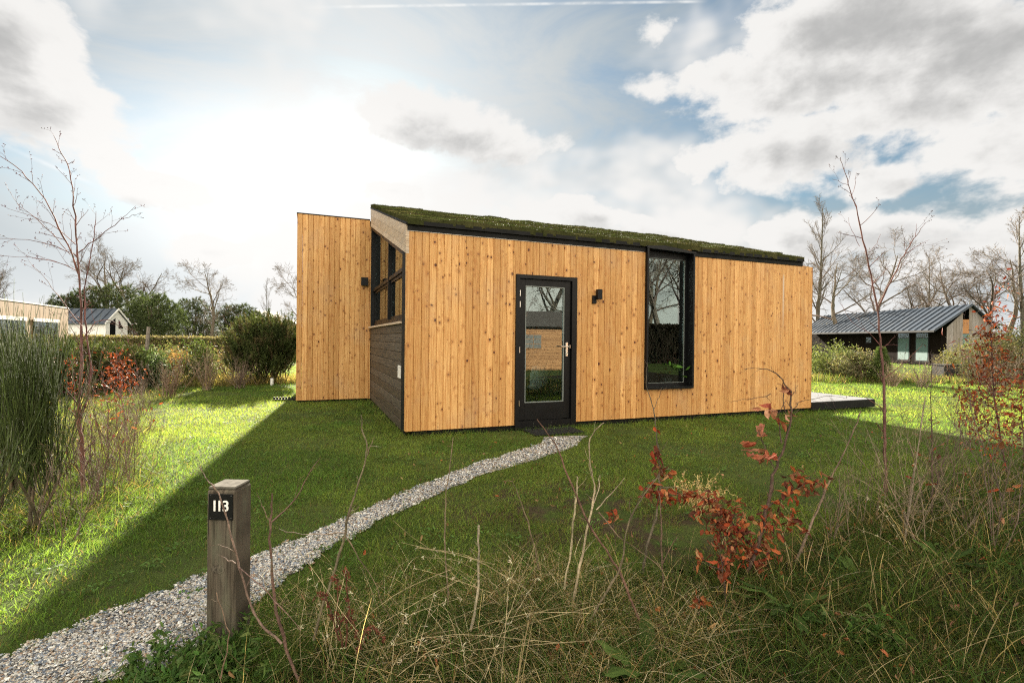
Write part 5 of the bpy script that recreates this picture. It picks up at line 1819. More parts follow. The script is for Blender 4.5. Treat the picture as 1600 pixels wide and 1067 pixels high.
def sapling(name, label, cat, base, lines, col, seed, tw=None, leafsets=(), group=None, lcol=None, lm='dryleaf', budcol=None, wob=.004):
    """lines: [(points, r0, r1), ...]; tw: dict for twigs_on; leafsets: [(px, py, D, spread_px, n, L, W)]"""
    rng = np.random.default_rng(seed)
    b = at(*base); b[2] = 0
    t = thing(name, label, cat, b, 0, group)
    a = Acc(); ls = []
    for pts, r0, r1 in lines:
        p, rr = trace(pts, r0, r1, wob, rng); ls.append((p, rr))
        a.tubes(p, rr, 7, col_jit(rng, col, 1, .1))
    if tw:
        e = twigs_on(a, rng, ls, budcol=budcol, col=np.array(col) * .9, **tw)
    a.build('stem', 'bark', t, True, smooth=True)
    if leafsets:
        lf = Acc(); tg = Acc()
        for (px, py, D_, sp, n, L, Wd) in leafsets:
            c = at(px, py, D_); s_ = sp / FPX * D_
            P = c + rng.normal(0, 1, (n, 3)) * [s_, s_ * .8, s_]
            P[:, 2] = np.maximum(P[:, 2], .03)
            leaves(lf, rng, P, L, Wd, lcol)
            # petioles to the nearest stem point
            allp = np.concatenate([l[0] for l in ls])
            for q_ in P[rng.random(n) < .45]:
                j = np.argmin(((allp - q_) ** 2).sum(1)); s0 = allp[j]
                mid = s0 * .45 + q_ * .55 + rng.normal(0, .008, 3) + [0, 0, .01]
                tg.tubes([[s0, mid, q_]], [[.0016, .0012, .0008]], 3, np.array(col) * 1.1)
        lf.build('leaves', lm, t, True)
        if tg.n: tg.build('twigs', 'bark', t, True)
    return t


# birch sapling, left
d4 = 4.35
sapling('birch_sapling', 'red stemmed leafless birch sapling standing left of the sunlit lawn', 'sapling', (131, 775, d4), [
    ([(131, 778, d4), (128, 740, d4), (129, 700, d4), (124, 655, d4), (122, 630, d4)], .017, .014),
    ([(122, 632, d4), (127, 590, d4), (128, 540, d4 + .05), (128, 490, d4 + .05), (124, 440, d4), (122, 400, d4), (118, 350, d4), (115, 310, d4), (108, 265, d4), (98, 240, d4), (84, 212, d4)], .012, .002),
    ([(124, 655, d4), (137, 625, d4 + .05), (143, 590, d4 + .1), (138, 540, d4 + .1), (134, 500, d4 + .12), (131, 455, d4 + .1), (140, 410, d4 + .1), (147, 370, d4 + .1), (150, 330, d4 + .1)], .010, .0018),
    ([(123, 430, d4), (112, 395, d4 - .05), (92, 355, d4 - .1), (70, 312, d4 - .15), (42, 275, d4 - .2), (14, 252, d4 - .2), (-20, 232, d4 - .2)], .007, .002),
    ([(122, 395, d4), (148, 375, d4), (172, 358, d4), (192, 342, d4), (212, 322, d4)], .004, .0012),
    ([(192, 342, d4), (208, 337, d4), (224, 332, d4)], .002, .001),
    ([(123, 425, d4), (95, 411, d4 + .1), (50, 402, d4 + .1), (-10, 400, d4 + .1)], .004, .0014),
    ([(121, 400, d4), (90, 386, d4 - .1), (45, 374, d4 - .1), (-10, 374, d4 - .1)], .004, .0014),
    ([(118, 382, d4), (90, 356, d4 + .1), (50, 338, d4 + .1), (12, 326, d4 + .1)], .0035, .0012),
    ([(110, 398, d4), (70, 352, d4), (30, 322, d4), (16, 300, d4)], .003, .001),
    ([(128, 510, d4), (100, 475, d4), (75, 440, d4), (50, 415, d4)], .004, .0012),
    ([(128, 530, d4), (150, 500, d4 + .1), (180, 500, d4 + .2), (205, 540, d4 + .3), (215, 580, d4 + .3)], .0035, .0012),
    ([(122, 650, d4), (108, 640, d4), (92, 625, d4)], .003, .001)],
    (.14, .062, .052), 501, dict(k=9, lr=(.08, .30), ang=(.35, .9), rr=.5, second=2, up=.02, rmin=.0011), budcol=(.13, .04, .05))

# birch sapling, right
d5 = 4.5
sapling('birch_sapling', 'tall thin leafless sapling with forked top right of the larch house', 'sapling', (1385, 790, d5), [
    ([(1385, 792, d5), (1384, 740, d5), (1382, 690, d5), (1383, 640, d5), (1379, 580, d5), (1376, 530, d5), (1370, 480, d5), (1361, 430, d5), (1352, 390, d5), (1343, 345, d5), (1334, 312, d5), (1326, 288, d5), (1318, 262, d5), (1313, 246, d5)], .013, .0018),
    ([(1326, 290, d5), (1313, 285, d5), (1300, 280, d5)], .002, .001), ([(1331, 305, d5), (1336, 285, d5), (1338, 270, d5)], .002, .001),
    ([(1371, 482, d5), (1385, 452, d5), (1402, 420, d5), (1412, 398, d5), (1424, 380, d5), (1436, 362, d5), (1446, 348, d5)], .007, .0015),
    ([(1412, 398, d5), (1432, 385, d5), (1452, 375, d5)], .003, .001), ([(1424, 380, d5), (1432, 365, d5), (1432, 350, d5)], .003, .001),
    ([(1343, 385, d5), (1330, 360, d5), (1326, 340, d5)], .002, .001), ([(1355, 400, d5), (1370, 380, d5), (1376, 366, d5)], .002, .001),
    ([(1378, 545, d5), (1360, 520, d5), (1330, 505, d5), (1310, 470, d5)], .003, .001), ([(1383, 590, d5), (1420, 560, d5), (1440, 540, d5)], .003, .001),
    ([(1383, 640, d5), (1350, 620, d5), (1310, 590, d5)], .003, .001), ([(1384, 660, d5), (1420, 640, d5), (1450, 610, d5)], .003, .001)],
    (.13, .055, .050), 502, dict(k=5, lr=(.08, .32), ang=(.5, 1.0), rr=.5, second=2, up=.015, rmin=.001), budcol=(.08, .045, .04))

# broom bushes at the left
def broom(px, base_y, D_, ty, n, seed, lab, leanx=-.12, spread=.34, h0=.42):
    rng = np.random.default_rng(seed)
    b = gnd(px, base_y); D_ = b[1]
    top = ztop(px, ty, D_)
    t = thing('broom_bush', lab, 'bush', b, 0, 'green broom bushes on the left')
    st = Acc()
    k = 7
    P0 = np.zeros((k, 3)) + rng.normal(0, .03, (k, 3)) * [1, 1, 0]; P0[:, 2] = -.03
    DD = unit(np.stack([rng.normal(0, .16, k), rng.normal(0, .2, k), np.ones(k)], 1))
    main = walk(rng, P0, DD, top * rng.uniform(.26, .42, k), 6, .05, .05)
    RR = np.tile(np.linspace(.011, .007, 6), (k, 1)); st.tubes(main, RR, 6, col_jit(rng, (.10, .075, .045), k))
    st.build('stem', 'bark', t, smooth=True)
    m_ = n // k
    p = np.repeat(main[:, 3:].reshape(-1, 3), max(1, m_ // 3), axis=0); q_ = len(p)
    d = unit(np.stack([rng.normal(leanx, spread, q_), rng.normal(0, spread, q_), np.ones(q_)], 1))
    l = (top - p[:, 2]) * rng.uniform(.45, 1.0, q_) * (1 - .35 * np.abs(d[:, 0] - leanx))
    a1 = walk(rng, p, d, l, 7, .055, .07)
    R1 = np.tile(np.linspace(.0032, .0014, 7), (q_, 1))
    gr_ = Acc(); gr_.tubes(a1, R1, 4, col_jit(rng, (.044, .062, .014), q_, .5))
    p2, d2, l2, r2 = spawn(rng, a1, R1, l, 3, .2, .85, .06, .35, .3, .6, 1, .25, .002)
    d2 = unit(d2 + np.array([0, 0, .35]))
    a2 = walk(rng, p2, d2, l2, 5, .03, .03)
    gr_.tubes(a2, np.tile(np.linspace(.0022, .0011, 5), (len(a2), 1)), 3, col_jit(rng, (.048, .068, .016), len(a2), .5))
    gr_.build('green_twigs', 'bark', t)
    return t


broom(55, 828, 0, 478, 210, 511, 'largest dark green broom bush at the left, nearest the birch sapling', spread=.17)
broom(-8, 812, 0, 484, 210, 512, 'dark green broom bush cut by the left picture edge', spread=.2)
broom(25, 770, 0, 505, 180, 513, 'smaller broom bush behind the two large ones on the left', spread=.22)
broom(-40, 905, 0, 640, 120, 514, 'low broom bush at the lowest part of the left picture edge')

RUST = [(.25, .052, .020), (.18, .036, .016), (.33, .10, .035), (.10, .030, .018), (.15, .06, .03), (.28, .13, .06)]
PINKY = [(.36, .13, .075), (.30, .085, .045), (.46, .21, .13), (.24, .06, .032)]
RED = [(.24, .060, .022), (.17, .040, .018), (.30, .10, .035)]
# thin stems with red leaves behind the left sapling
dd = 6.6
sapling('beech_sapling', 'thin sapling with red leaves just right of the red stemmed birch', 'sapling', (160, 700, dd), [
    ([(205, 700, 6.2), (196, 665, 6.2), (190, 620, 6.3), (186, 580, 6.3), (180, 540, 6.3)], .008, .002),
    ([(160, 730, 6), (168, 690, 6), (170, 640, 6), (160, 600, 6), (158, 560, 6)], .008, .002)], (.14, .07, .055), 521,
    dict(k=9, lr=(.1, .4), ang=(.3, .8), rr=.5, second=2, up=.05, rmin=.0014),
    [(186, 590, 6.3, 12, 126, .038, .022), (192, 570, 6.3, 9, 71, .038, .022), (182, 615, 6.3, 12, 66, .038, .022), (203, 585, 6.3, 5, 22, .038, .022), (180, 560, 6.3, 10, 38, .038, .022), (196, 640, 6.3, 10, 22, .038, .022)], lcol=RED)
sapling('beech_sapling', 'red leaved sapling directly behind the red stemmed birch', 'sapling', (120, 700, 7), [
    ([(122, 700, 7), (118, 650, 7), (115, 600, 7), (112, 550, 7)], .009, .002)], (.14, .07, .055), 522,
    dict(k=9, lr=(.1, .4), ang=(.3, .8), rr=.5, second=2, up=.05, rmin=.0014),
    [(113, 565, 7, 9, 36, .035, .02), (112, 598, 7, 8, 33, .035, .02), (140, 590, 7, 9, 24, .035, .02), (128, 630, 7, 12, 24, .035, .02), (145, 620, 7, 8, 12, .035, .02)], lcol=RED)
# multi stem leafless shrubs
def twig_bush(px, py, ty, n, seed, lab, col=(.13, .08, .06), spread=.25, group='leafless twiggy shrubs', leafn=0, lcol=RUST, r=.0038):
    rng = np.random.default_rng(seed)
    b = gnd(px, py); top = ztop(px, ty, b[1])
    t = thing('twiggy_shrub', lab, 'shrub', b, 0, group)
    P0 = rng.normal(0, .06, (n, 3)) * [1, 1, 0]; P0[:, 2] = -.03
    DD = unit(np.stack([rng.normal(0, spread, n), rng.normal(0, spread, n), np.ones(n)], 1))
    L = top * rng.uniform(.55, 1.08, n)
    m_ = walk(rng, P0, DD, L, 7, .06, .03); RR = np.tile(np.linspace(1, .25, 7), (n, 1)) * r * rng.uniform(.6, 1.1, (n, 1))
    a = Acc(); a.tubes(m_, RR, 5, col_jit(rng, col, n, .25))
    p, d, l, q_ = spawn(rng, m_, RR, L, 9, .2, 1, .3, .9, .12, .36, .6, .4, .0009)
    t1 = walk(rng, p, d, l, 4, .12, .04); R1 = q_[:, None] * np.linspace(1, .5, 4)[None]
    a.tubes(t1, R1, 3, col_jit(rng, col, len(t1), .3))
    p, d, l, q_ = spawn(rng, t1, R1, l, 3, .2, 1, .3, .8, .3, .7, .8, .4, .0008)
    t2_ = walk(rng, p, d, l, 4, .12, .04); a.tubes(t2_, q_[:, None] * np.linspace(1, .5, 4)[None], 3, col_jit(rng, col, len(t2_), .3))
    a.build('branches', 'bark', t)
    if leafn:
        lf = Acc(); P = t2_[rng.integers(0, len(t2_), leafn), -1] + rng.normal(0, .01, (leafn, 3)); leaves(lf, rng, P, .045, .028, lcol); lf.build('leaves', 'dryleaf', t)
    return t


for i, (px, py, ty, n, lab, col, lf_) in enumerate((
        (175, 735, 560, 18, 'reddish twiggy shrub at the foot of the red leaved saplings', (.16, .09, .07), 20),
        (200, 715, 590, 12, 'twiggy shrub leaning over the left edge of the sunlit lawn', (.13, .08, .06), 0),
        (85, 760, 590, 14, 'dark twiggy shrub between broom and birch sapling', (.09, .065, .05), 0),
        (150, 790, 600, 18, 'tangled reddish twigs around the foot of the birch sapling', (.14, .085, .07), 0),
        (190, 760, 620, 14, 'pale thin stems right of the birch sapling', (.20, .14, .10), 0),
        (225, 680, 600, 8, 'low twiggy shrub at the lit lawn edge above the pale thin stems', (.16, .11, .08), 6),
        (100, 850, 690, 8, 'short brown twigs in the grass right of the broom foot', (.14, .10, .07), 0),
        (118, 735, 590, 14, 'reddish brown twigs directly behind the birch trunk', (.13, .07, .055), 12),
        (222, 650, 570, 12, 'thin brown twigs where the rough bed meets the far lawn', (.17, .12, .085), 6),
        (265, 622, 545, 12, 'brown twiggy shrub at the near end of the left shrub row', (.19, .13, .09), 0),
        (322, 610, 540, 12, 'tall brown dead stems at the left lawn corner', (.21, .15, .10), 0),
        (222, 640, 560, 10, 'pale twiggy shrub in the rough grass left of the lawn', (.18, .13, .09), 0),
        (375, 607, 555, 10, 'leafless twigs at the left foot of the big gorse', (.19, .13, .10), 0),
        (1305, 850, 700, 7, 'thin twiggy shrub left of the tall forked sapling', (.15, .11, .08), 0),
        (1348, 815, 640, 9, 'pale dry twiggy shrub at the foot of the tall forked sapling', (.165, .125, .085), 0),
        (1420, 850, 600, 12, 'pale dry upright stems right of the tall forked sapling', (.21, .16, .11), 0),
        (1457, 800, 545, 6, 'dark upright stems between forked sapling and red leaved sapling', (.09, .06, .05), 0),
        (1490, 780, 620, 9, 'dark twiggy shrub left of the red leaved sapling', (.11, .075, .06), 14),
        (1545, 860, 640, 11, 'tangled brown twigs below the red leaved sapling', (.14, .10, .075), 10),
        (1590, 830, 520, 11, 'dense dark twigs at the right picture edge', (.10, .07, .06), 20),
        (1510, 700, 560, 9, 'far thin twigs behind the red leaved sapling', (.16, .11, .09), 30),
        (1395, 605, 560, 12, 'leafless twigs at the far lawn edge before the neighbour house', (.22, .16, .11), 0),
        (1440, 606, 552, 12, 'pale leafless twigs before the neighbour glass doors', (.20, .15, .11), 0),
        (1555, 620, 520, 14, 'leafless shrub in front of the brown green bush at the right', (.18, .13, .10), 20))):
    far = py < 640
    twig_bush(px, py, ty, n * (2 if far else 1), 530 + i, lab, col, .32 if not far else .4, leafn=lf_, r=.0036 if not far else .010)

# red leaved sapling on the right
d6 = 5.2
sapling('beech_sapling', 'tall sapling full of small red leaves near the right picture edge', 'sapling', (1583, 800, d6), [
    ([(1592, 830, d6), (1578, 760, d6), (1566, 700, d6), (1556, 640, d6), (1551, 580, d6), (1548, 520, d6), (1552, 470, d6), (1560, 430, d6)], .010, .002),
    ([(1556, 640, d6), (1530, 625, d6), (1505, 615, d6)], .004, .001), ([(1560, 670, d6), (1535, 660, d6), (1510, 665, d6)], .004, .001),
    ([(1551, 590, d6), (1575, 560, d6), (1588, 540, d6)], .004, .001)], (.11, .06, .05), 551,
    dict(k=8, lr=(.1, .4), ang=(.5, 1.1), rr=.5, second=2, up=.02, rmin=.0012),
    [(1548, 525, d6, 11, 107, .040, .023), (1545, 560, d6, 17, 134, .040, .023), (1538, 585, d6, 14, 79, .040, .023), (1540, 625, d6, 24, 179, .040, .023), (1550, 660, d6, 22, 179, .040, .023), (1520, 620, d6, 14, 53, .040, .023),
     (1560, 490, d6, 12, 53, .040, .023), (1565, 455, d6, 10, 15, .040, .023), (1508, 618, d6, 8, 26, .040, .023), (1512, 660, d6, 8, 17, .040, .023), (1585, 600, d6, 14, 53, .040, .023), (1560, 700, d6, 12, 44, .040, .023)], lcol=RUST + [(.40, .12, .035), (.36, .075, .025)])
sapling('beech_sapling', 'small sapling with rusty leaves cut by the right picture edge', 'sapling', (1602, 760, 5.8), [
    ([(1604, 780, 5.8), (1600, 700, 5.8), (1596, 640, 5.8), (1598, 580, 5.8)], .008, .002)], (.11, .06, .05), 552,
    dict(k=8, lr=(.1, .4), ang=(.5, 1.1), rr=.5, second=2, up=.02, rmin=.0012),
    [(1595, 600, 5.8, 14, 70, .045, .026), (1598, 640, 5.8, 14, 90, .045, .026), (1590, 680, 5.8, 12, 50, .045, .026)], lcol=RUST)

# rust leaved beeches in the foreground
db = 2.9
sapling('beech_sapling', 'foreground beech sapling with many curled rust red leaves, right of centre', 'sapling', (1163, 925, db), [
    ([(1163, 928, db), (1170, 890, db), (1180, 862, db), (1192, 825, db), (1200, 785, db), (1206, 750, db), (1213, 730, db), (1226, 700, db), (1234, 665, db), (1237, 640, db), (1234, 612, db), (1224, 594, db), (1205, 580, db), (1186, 573, db), (1162, 577, db)], .0125, .0012),
    ([(1212, 734, db), (1199, 712, db), (1192, 690, db), (1180, 672, db)], .004, .0015), ([(1221, 692, db), (1219, 665, db), (1216, 645, db), (1228, 625, db)], .004, .0013),
    ([(1232, 650, db), (1222, 625, db), (1226, 605, db), (1215, 600, db)], .003, .001),
    ([(1200, 792, db), (1222, 778, db), (1246, 765, db), (1262, 748, db), (1284, 748, db)], .0045, .0012),
    ([(1182, 862, db), (1160, 838, db + .05), (1140, 812, db + .05), (1118, 790, db + .05), (1092, 775, db + .05)], .005, .0013),
    ([(1176, 880, db), (1156, 868, db), (1132, 845, db), (1118, 822, db)], .004, .001),
    ([(1204, 615, db), (1180, 622, db), (1150, 628, db), (1140, 628, db)], .002, .0007), ([(1237, 640, db), (1255, 625, db), (1300, 618, db), (1320, 622, db)], .002, .0007)],
    (.085, .055, .042), 561, dict(k=7, lr=(.04, .16), ang=(.4, .9), rr=.45, second=1, up=.02, rmin=.0009),
    [(1178, 700, db, 8, 7, .055, .042), (1190, 672, db, 7, 5, .055, .042), (1205, 640, db, 8, 8, .055, .042), (1222, 605, db, 5, 4, .05, .035), (1228, 650, db, 5, 4, .05, .035), (1200, 705, db, 7, 6, .055, .042), (1182, 712, db, 8, 6, .055, .042)],
    lcol=PINKY)
o_ = [o for o in sc.objects if o.get('label', '').startswith('foreground beech sapling')][0]
# the lower, darker leaf clusters of the same plant
rngL = np.random.default_rng(571)
lf = Acc()
for (px, py, sp, n) in ((1250, 755, 8, 14), (1235, 770, 7, 12), (1268, 755, 7, 12), (1285, 750, 4, 6), (1240, 745, 6, 6), (1228, 800, 8, 14), (1240, 815, 5, 6), (1262, 828, 4, 5), (1200, 800, 8, 14), (1204, 825, 8, 22), (1190, 845, 9, 24),
                        (1180, 868, 8, 14), (1160, 815, 10, 22), (1140, 800, 10, 26), (1118, 790, 9, 24), (1098, 800, 7, 14), (1125, 818, 9, 26), (1150, 835, 10, 30), (1165, 858, 9, 24), (1140, 858, 8, 18), (1120, 840, 7, 14), (1098, 778, 5, 8), (1188, 882, 6, 8), (1130, 890, 6, 10)):
    c = at(px, py, db); s_ = sp / FPX * db
    n = int(n * 1.5); s_ *= 1.15
    leaves(lf, rngL, c + rngL.normal(0, 1, (n, 3)) * [s_, s_, s_], .038, .026, RUST, v=.35)
x_ = lf.build('lower_leaves', 'dryleaf', o_, True); x_['label'] = 'darker rust red lower leaves'
sapling('beech_sapling', 'slender foreground sapling with a few curled red brown leaves below the tall window', 'sapling', (1005, 905, 2.95), [
    ([(1003, 905, 2.95), (1008, 865, 2.95), (1018, 830, 2.95), (1027, 800, 2.95), (1031, 760, 2.95), (1030, 720, 2.95), (1029, 695, 2.95), (1024, 662, 2.95), (1021, 640, 2.95), (1012, 612, 2.95), (1009, 580, 2.95), (1011, 566, 2.95)], .008, .001),
    ([(1021, 640, 2.95), (1030, 620, 2.95), (1034, 606, 2.95)], .002, .001), ([(1030, 740, 2.95), (1012, 760, 2.95), (998, 780, 2.95), (985, 815, 2.95)], .003, .001)],
    (.11, .085, .06), 562, dict(k=6, lr=(.04, .14), ang=(.4, .9), rr=.45, second=1, up=.03, rmin=.0009),
    [(1024, 712, 2.95, 5, 7, .055, .042), (1034, 735, 2.95, 6, 12, .05, .036), (1035, 765, 2.95, 8, 22, .046, .032), (1014, 772, 2.95, 5, 9, .046, .03), (1055, 738, 2.95, 4, 4, .045, .03), (1070, 772, 2.95, 5, 9, .045, .03), (1042, 780, 2.95, 6, 10, .045, .03), (1020, 670, 2.95, 3, 2, .04, .03), (1088, 775, 2.95, 5, 7, .045, .03)], lcol=RUST)
sapling('beech_sapling', 'small dark stemmed sapling with one clump of rust leaves, left of the leafy beech', 'sapling', (1132, 985, 2.55), [
    ([(1135, 985, 2.5), (1134, 940, 2.5), (1130, 900, 2.5), (1128, 875, 2.5), (1122, 850, 2.5)], .005, .001), ([(1128, 893, 2.5), (1110, 882, 2.5), (1098, 872, 2.5)], .002, .0008)],
    (.06, .04, .035), 563, dict(k=5, lr=(.04, .1), ang=(.4, .9), rr=.45, second=1, up=.03, rmin=.0008),
    [(1132, 890, 2.5, 8, 18, .04, .027), (1098, 875, 2.5, 4, 5, .04, .027)], lcol=RUST)
sapling('beech_sapling', 'lone bright red withered leaf cluster on a short stem above the grass', 'sapling', (1092, 985, 2.5), [
    ([(1094, 990, 2.4), (1093, 960, 2.4), (1091, 930, 2.4)], .003, .001)], (.08, .04, .035), 564, None, [(1091, 938, 2.4, 5, 20, .034, .022)], lcol=RED)
sapling('beech_sapling', 'withered orange leaves on a thin twig between the bare stems', 'sapling', (960, 880, 3.2), [
    ([(962, 870, 3.2), (960, 830, 3.2), (958, 803, 3.2), (966, 796, 3.2)], .003, .001)], (.08, .05, .035), 565, None, [(958, 803, 3.2, 5, 10, .045, .03)], lcol=RUST)
# bare foreground stems
SB = (.15, .110, .075); SP = (.33, .26, .18); SR = (.125, .072, .052)
bare_stems = [
    ([(1200, 950, 3.0), (1232, 905, 3.05), (1250, 862, 3.1), (1272, 810, 3.15), (1285, 775, 3.2), (1302, 738, 3.2), (1322, 700, 3.2), (1336, 668, 3.2), (1345, 642, 3.2)], .009, .003, SB, 'grey brown bare stem leaning right beside the leafy beech', []),
    ([(1036, 975, 2.7), (1036, 900, 2.7), (1033, 850, 2.7), (1033, 800, 2.7), (1030, 770, 2.7)], .006, .003, SR, 'straight reddish bare stem below the slender sapling', [([(1035, 880, 2.7), (1050, 850, 2.7), (1058, 838, 2.7)], .003, .001)]),
    ([(1011, 995, 2.3), (990, 950, 2.3), (974, 905, 2.3), (958, 876, 2.3), (940, 850, 2.3), (918, 815, 2.3), (902, 778, 2.3), (886, 740, 2.3), (873, 704, 2.3), (856, 675, 2.3), (839, 655, 2.3)], .0065, .002, SR, 'long reddish stem leaning left below the doormat', []),
    ([(895, 945, 2.5), (906, 885, 2.5), (917, 829, 2.5), (926, 790, 2.5), (930, 758, 2.5), (921, 725, 2.5), (920, 691, 2.5), (930, 672, 2.5), (944, 660, 2.5)], .007, .002, SP, 'pale stem with hooked tip right of the doormat', [([(932, 796, 2.5), (955, 772, 2.5), (976, 746, 2.5)], .003, .0012), ([(926, 790, 2.5), (935, 765, 2.5), (937, 742, 2.5)], .003, .0012)]),
    ([(882, 920, 2.55), (892, 850, 2.55), (898, 800, 2.55), (902, 760, 2.55), (902, 744, 2.55)], .006, .003, SP, 'straight pale cut stem in the middle foreground', []),
    ([(915, 978, 2.3), (950, 920, 2.3), (972, 885, 2.3), (974, 855, 2.3), (982, 815, 2.3), (995, 788, 2.3), (1012, 764, 2.3), (1028, 746, 2.3)], .006, .002, SB, 'crooked brown stem crossing the reddish one', [([(935, 800, 2.3), (965, 838, 2.3), (1000, 860, 2.3), (1035, 890, 2.3)], .003, .0015)]),
    ([(842, 890, 2.8), (832, 840, 2.8), (820, 800, 2.8), (808, 768, 2.8), (800, 750, 2.8)], .005, .0018, SB, 'thin stem with curled green tip in the middle of the lawn', [([(800, 752, 2.8), (793, 750, 2.8), (788, 756, 2.8)], .002, .001)]),
    ([(490, 1000, 2.1), (503, 950, 2.1), (518, 905, 2.1), (536, 850, 2.15), (546, 800, 2.15), (556, 765, 2.15), (570, 722, 2.15), (574, 700, 2.15), (566, 670, 2.15), (564, 648, 2.15)], .0068, .002, SB, 'tall bare stem with forked tip between post and door', [([(572, 714, 2.15), (580, 695, 2.15), (585, 683, 2.15)], .003, .001), ([(540, 832, 2.1), (505, 834, 2.1), (470, 836, 2.1), (436, 826, 2.1)], .0028, .001), ([(540, 838, 2.1), (560, 872, 2.1), (585, 905, 2.1), (598, 945, 2.1), (616, 976, 2.1)], .0026, .001)]),
    ([(468, 1066, 1.95), (446, 1015, 1.95), (432, 955, 1.95), (424, 895, 1.95), (421, 840, 1.95), (423, 800, 1.95), (425, 770, 1.95)], .0062, .0028, SR, 'reddish stem just right of the number post', [([(424, 816, 1.95), (445, 797, 1.95), (463, 780, 1.95), (474, 755, 1.95), (486, 732, 1.95), (501, 715, 1.95)], .003, .001), ([(424, 820, 1.95), (414, 800, 1.95), (410, 790, 1.95)], .002, .001)]),
    ([(440, 1005, 1.9), (412, 980, 1.9), (396, 955, 1.9), (382, 915, 1.9), (370, 870, 1.9), (362, 840, 1.9), (352, 800, 1.9), (340, 768, 1.9), (330, 757, 1.9), (318, 745, 1.9), (311, 728, 1.9)], .0048, .0012, (.17, .12, .09), 'thin stem crossing in front of the number post', [([(368, 880, 1.9), (352, 872, 1.9), (340, 866, 1.9)], .002, .001), ([(372, 885, 1.9), (410, 915, 1.9), (440, 950, 1.9), (470, 985, 1.9)], .002, .001)]),
    ([(700, 945, 2.5), (697, 880, 2.5), (695, 820, 2.5), (697, 770, 2.5), (704, 725, 2.5), (708, 683, 2.5)], .0048, .0015, SB, 'thin straight stem in the centre over the path', []),
    ([(735, 985, 2.25), (745, 940, 2.25), (748, 900, 2.25), (748, 860, 2.25), (748, 820, 2.25)], .006, .005, SP, 'pale thick cut stem in the straw coloured grass', []),
    ([(1455, 850, 4.0), (1457, 760, 4.0), (1456, 680, 4.0), (1454, 620, 4.0), (1457, 560, 4.0)], .007, .002, (.09, .06, .05), 'straight dark stem on the right part of the lawn', [([(1457, 700, 4.0), (1480, 690, 4.0), (1510, 655, 4.0)], .002, .001)]),
    ([(1400, 900, 3.4), (1418, 820, 3.4), (1428, 740, 3.4), (1440, 660, 3.4), (1446, 620, 3.4)], .006, .003, (.24, .19, .13), 'pale upright dead stem right of the forked sapling', []),
    ([(345, 1060, 1.6), (360, 1000, 1.6), (350, 965, 1.6), (338, 925, 1.6)], .002, .001, SB, 'short thin straw in front of the number post', []),
]
for i, (pts, r0, r1, col, lab, br) in enumerate(bare_stems):
    sapling('leafless_plant', lab, 'plant', pts[0], [(pts, r0, r1)] + list(br), col, 600 + i, dict(k=7, lr=(.02, .12), ang=(.4, .9), rr=.4, second=1, up=.03, rmin=.0008), group='bare stems in the foreground bed', wob=.0020)

# red dried dock stalks
rng = np.random.default_rng(640)
b = gnd(520, 1000); t = thing('dock_stalk', 'dark red dried dock stalk right of the number post', 'plant', b)
a_ = Acc(); sd2 = Acc()
for pts in ([(535, 1010, 2.0), (528, 960, 2.0), (524, 900, 2.0), (520, 905, 2.0)], [(540, 1010, 2.0), (545, 950, 2.0), (541, 900, 2.0), (540, 890, 2.0)], [(530, 1000, 2.0), (512, 940, 2.0), (505, 925, 2.0), (495, 930, 2.0)], [(560, 1010, 2.0), (575, 975, 2.0), (590, 985, 2.0), (600, 1000, 2.0)], [(526, 985, 2.0), (540, 955, 2.0), (556, 985, 2.0), (562, 1010, 2.0)]):
    p, rr = trace(pts, .0035, .002, .003, rng); a_.tubes(p, rr, 5, (.09, .035, .022))
    q = p[rng.integers(2, len(p), 45)] + rng.normal(0, .006, (45, 3)); leaves(sd2, rng, q, .012, .010, [(.10, .032, .02), (.15, .05, .03)])
a_.build('stem', 'bark', t, True); sd2.build('seed_heads', 'dryleaf', t, True)

# yellow dry curly plant
rng = np.random.default_rng(650)
b = gnd(1090, 815); t = thing('dry_plant', 'curly straw yellow dried plant on the lawn left of the leafy beech', 'plant', b)
k = 12; c0 = at(1090, 760, b[1]) - b
P0 = np.zeros((k, 3)); DD = unit(rng.normal(0, .16, (k, 3)) + [0, 0, 1])
m_ = walk(rng, P0, DD, rng.uniform(.25, .42, k), 7, .2, .0); RR = np.tile(np.linspace(.0022, .0012, 7), (k, 1))
a_ = Acc(); a_.tubes(m_, RR, 4, col_jit(rng, (.45, .34, .15), k))
p, d, l, r_ = spawn(rng, m_, RR, np.full(k, .4), 9, .3, 1, .4, 1.2, .15, .5, .8, .3, .001)
m2 = walk(rng, p, d, l, 7, .40, .04); a_.tubes(m2, np.tile(np.linspace(.0016, .0009, 7), (len(p), 1)), 3, col_jit(rng, (.50, .38, .16), len(p)))
a_.build('stem', 'bark', t)
lf = Acc(); pp = m2.reshape(-1, 3)[rng.integers(0, m2.shape[0] * 7, 420)] + rng.normal(0, .006, (420, 3)); leaves(lf, rng, pp, .016, .010, [(.48, .34, .13), (.55, .42, .2)]); lf.build('leaves', 'dryleaf', t)


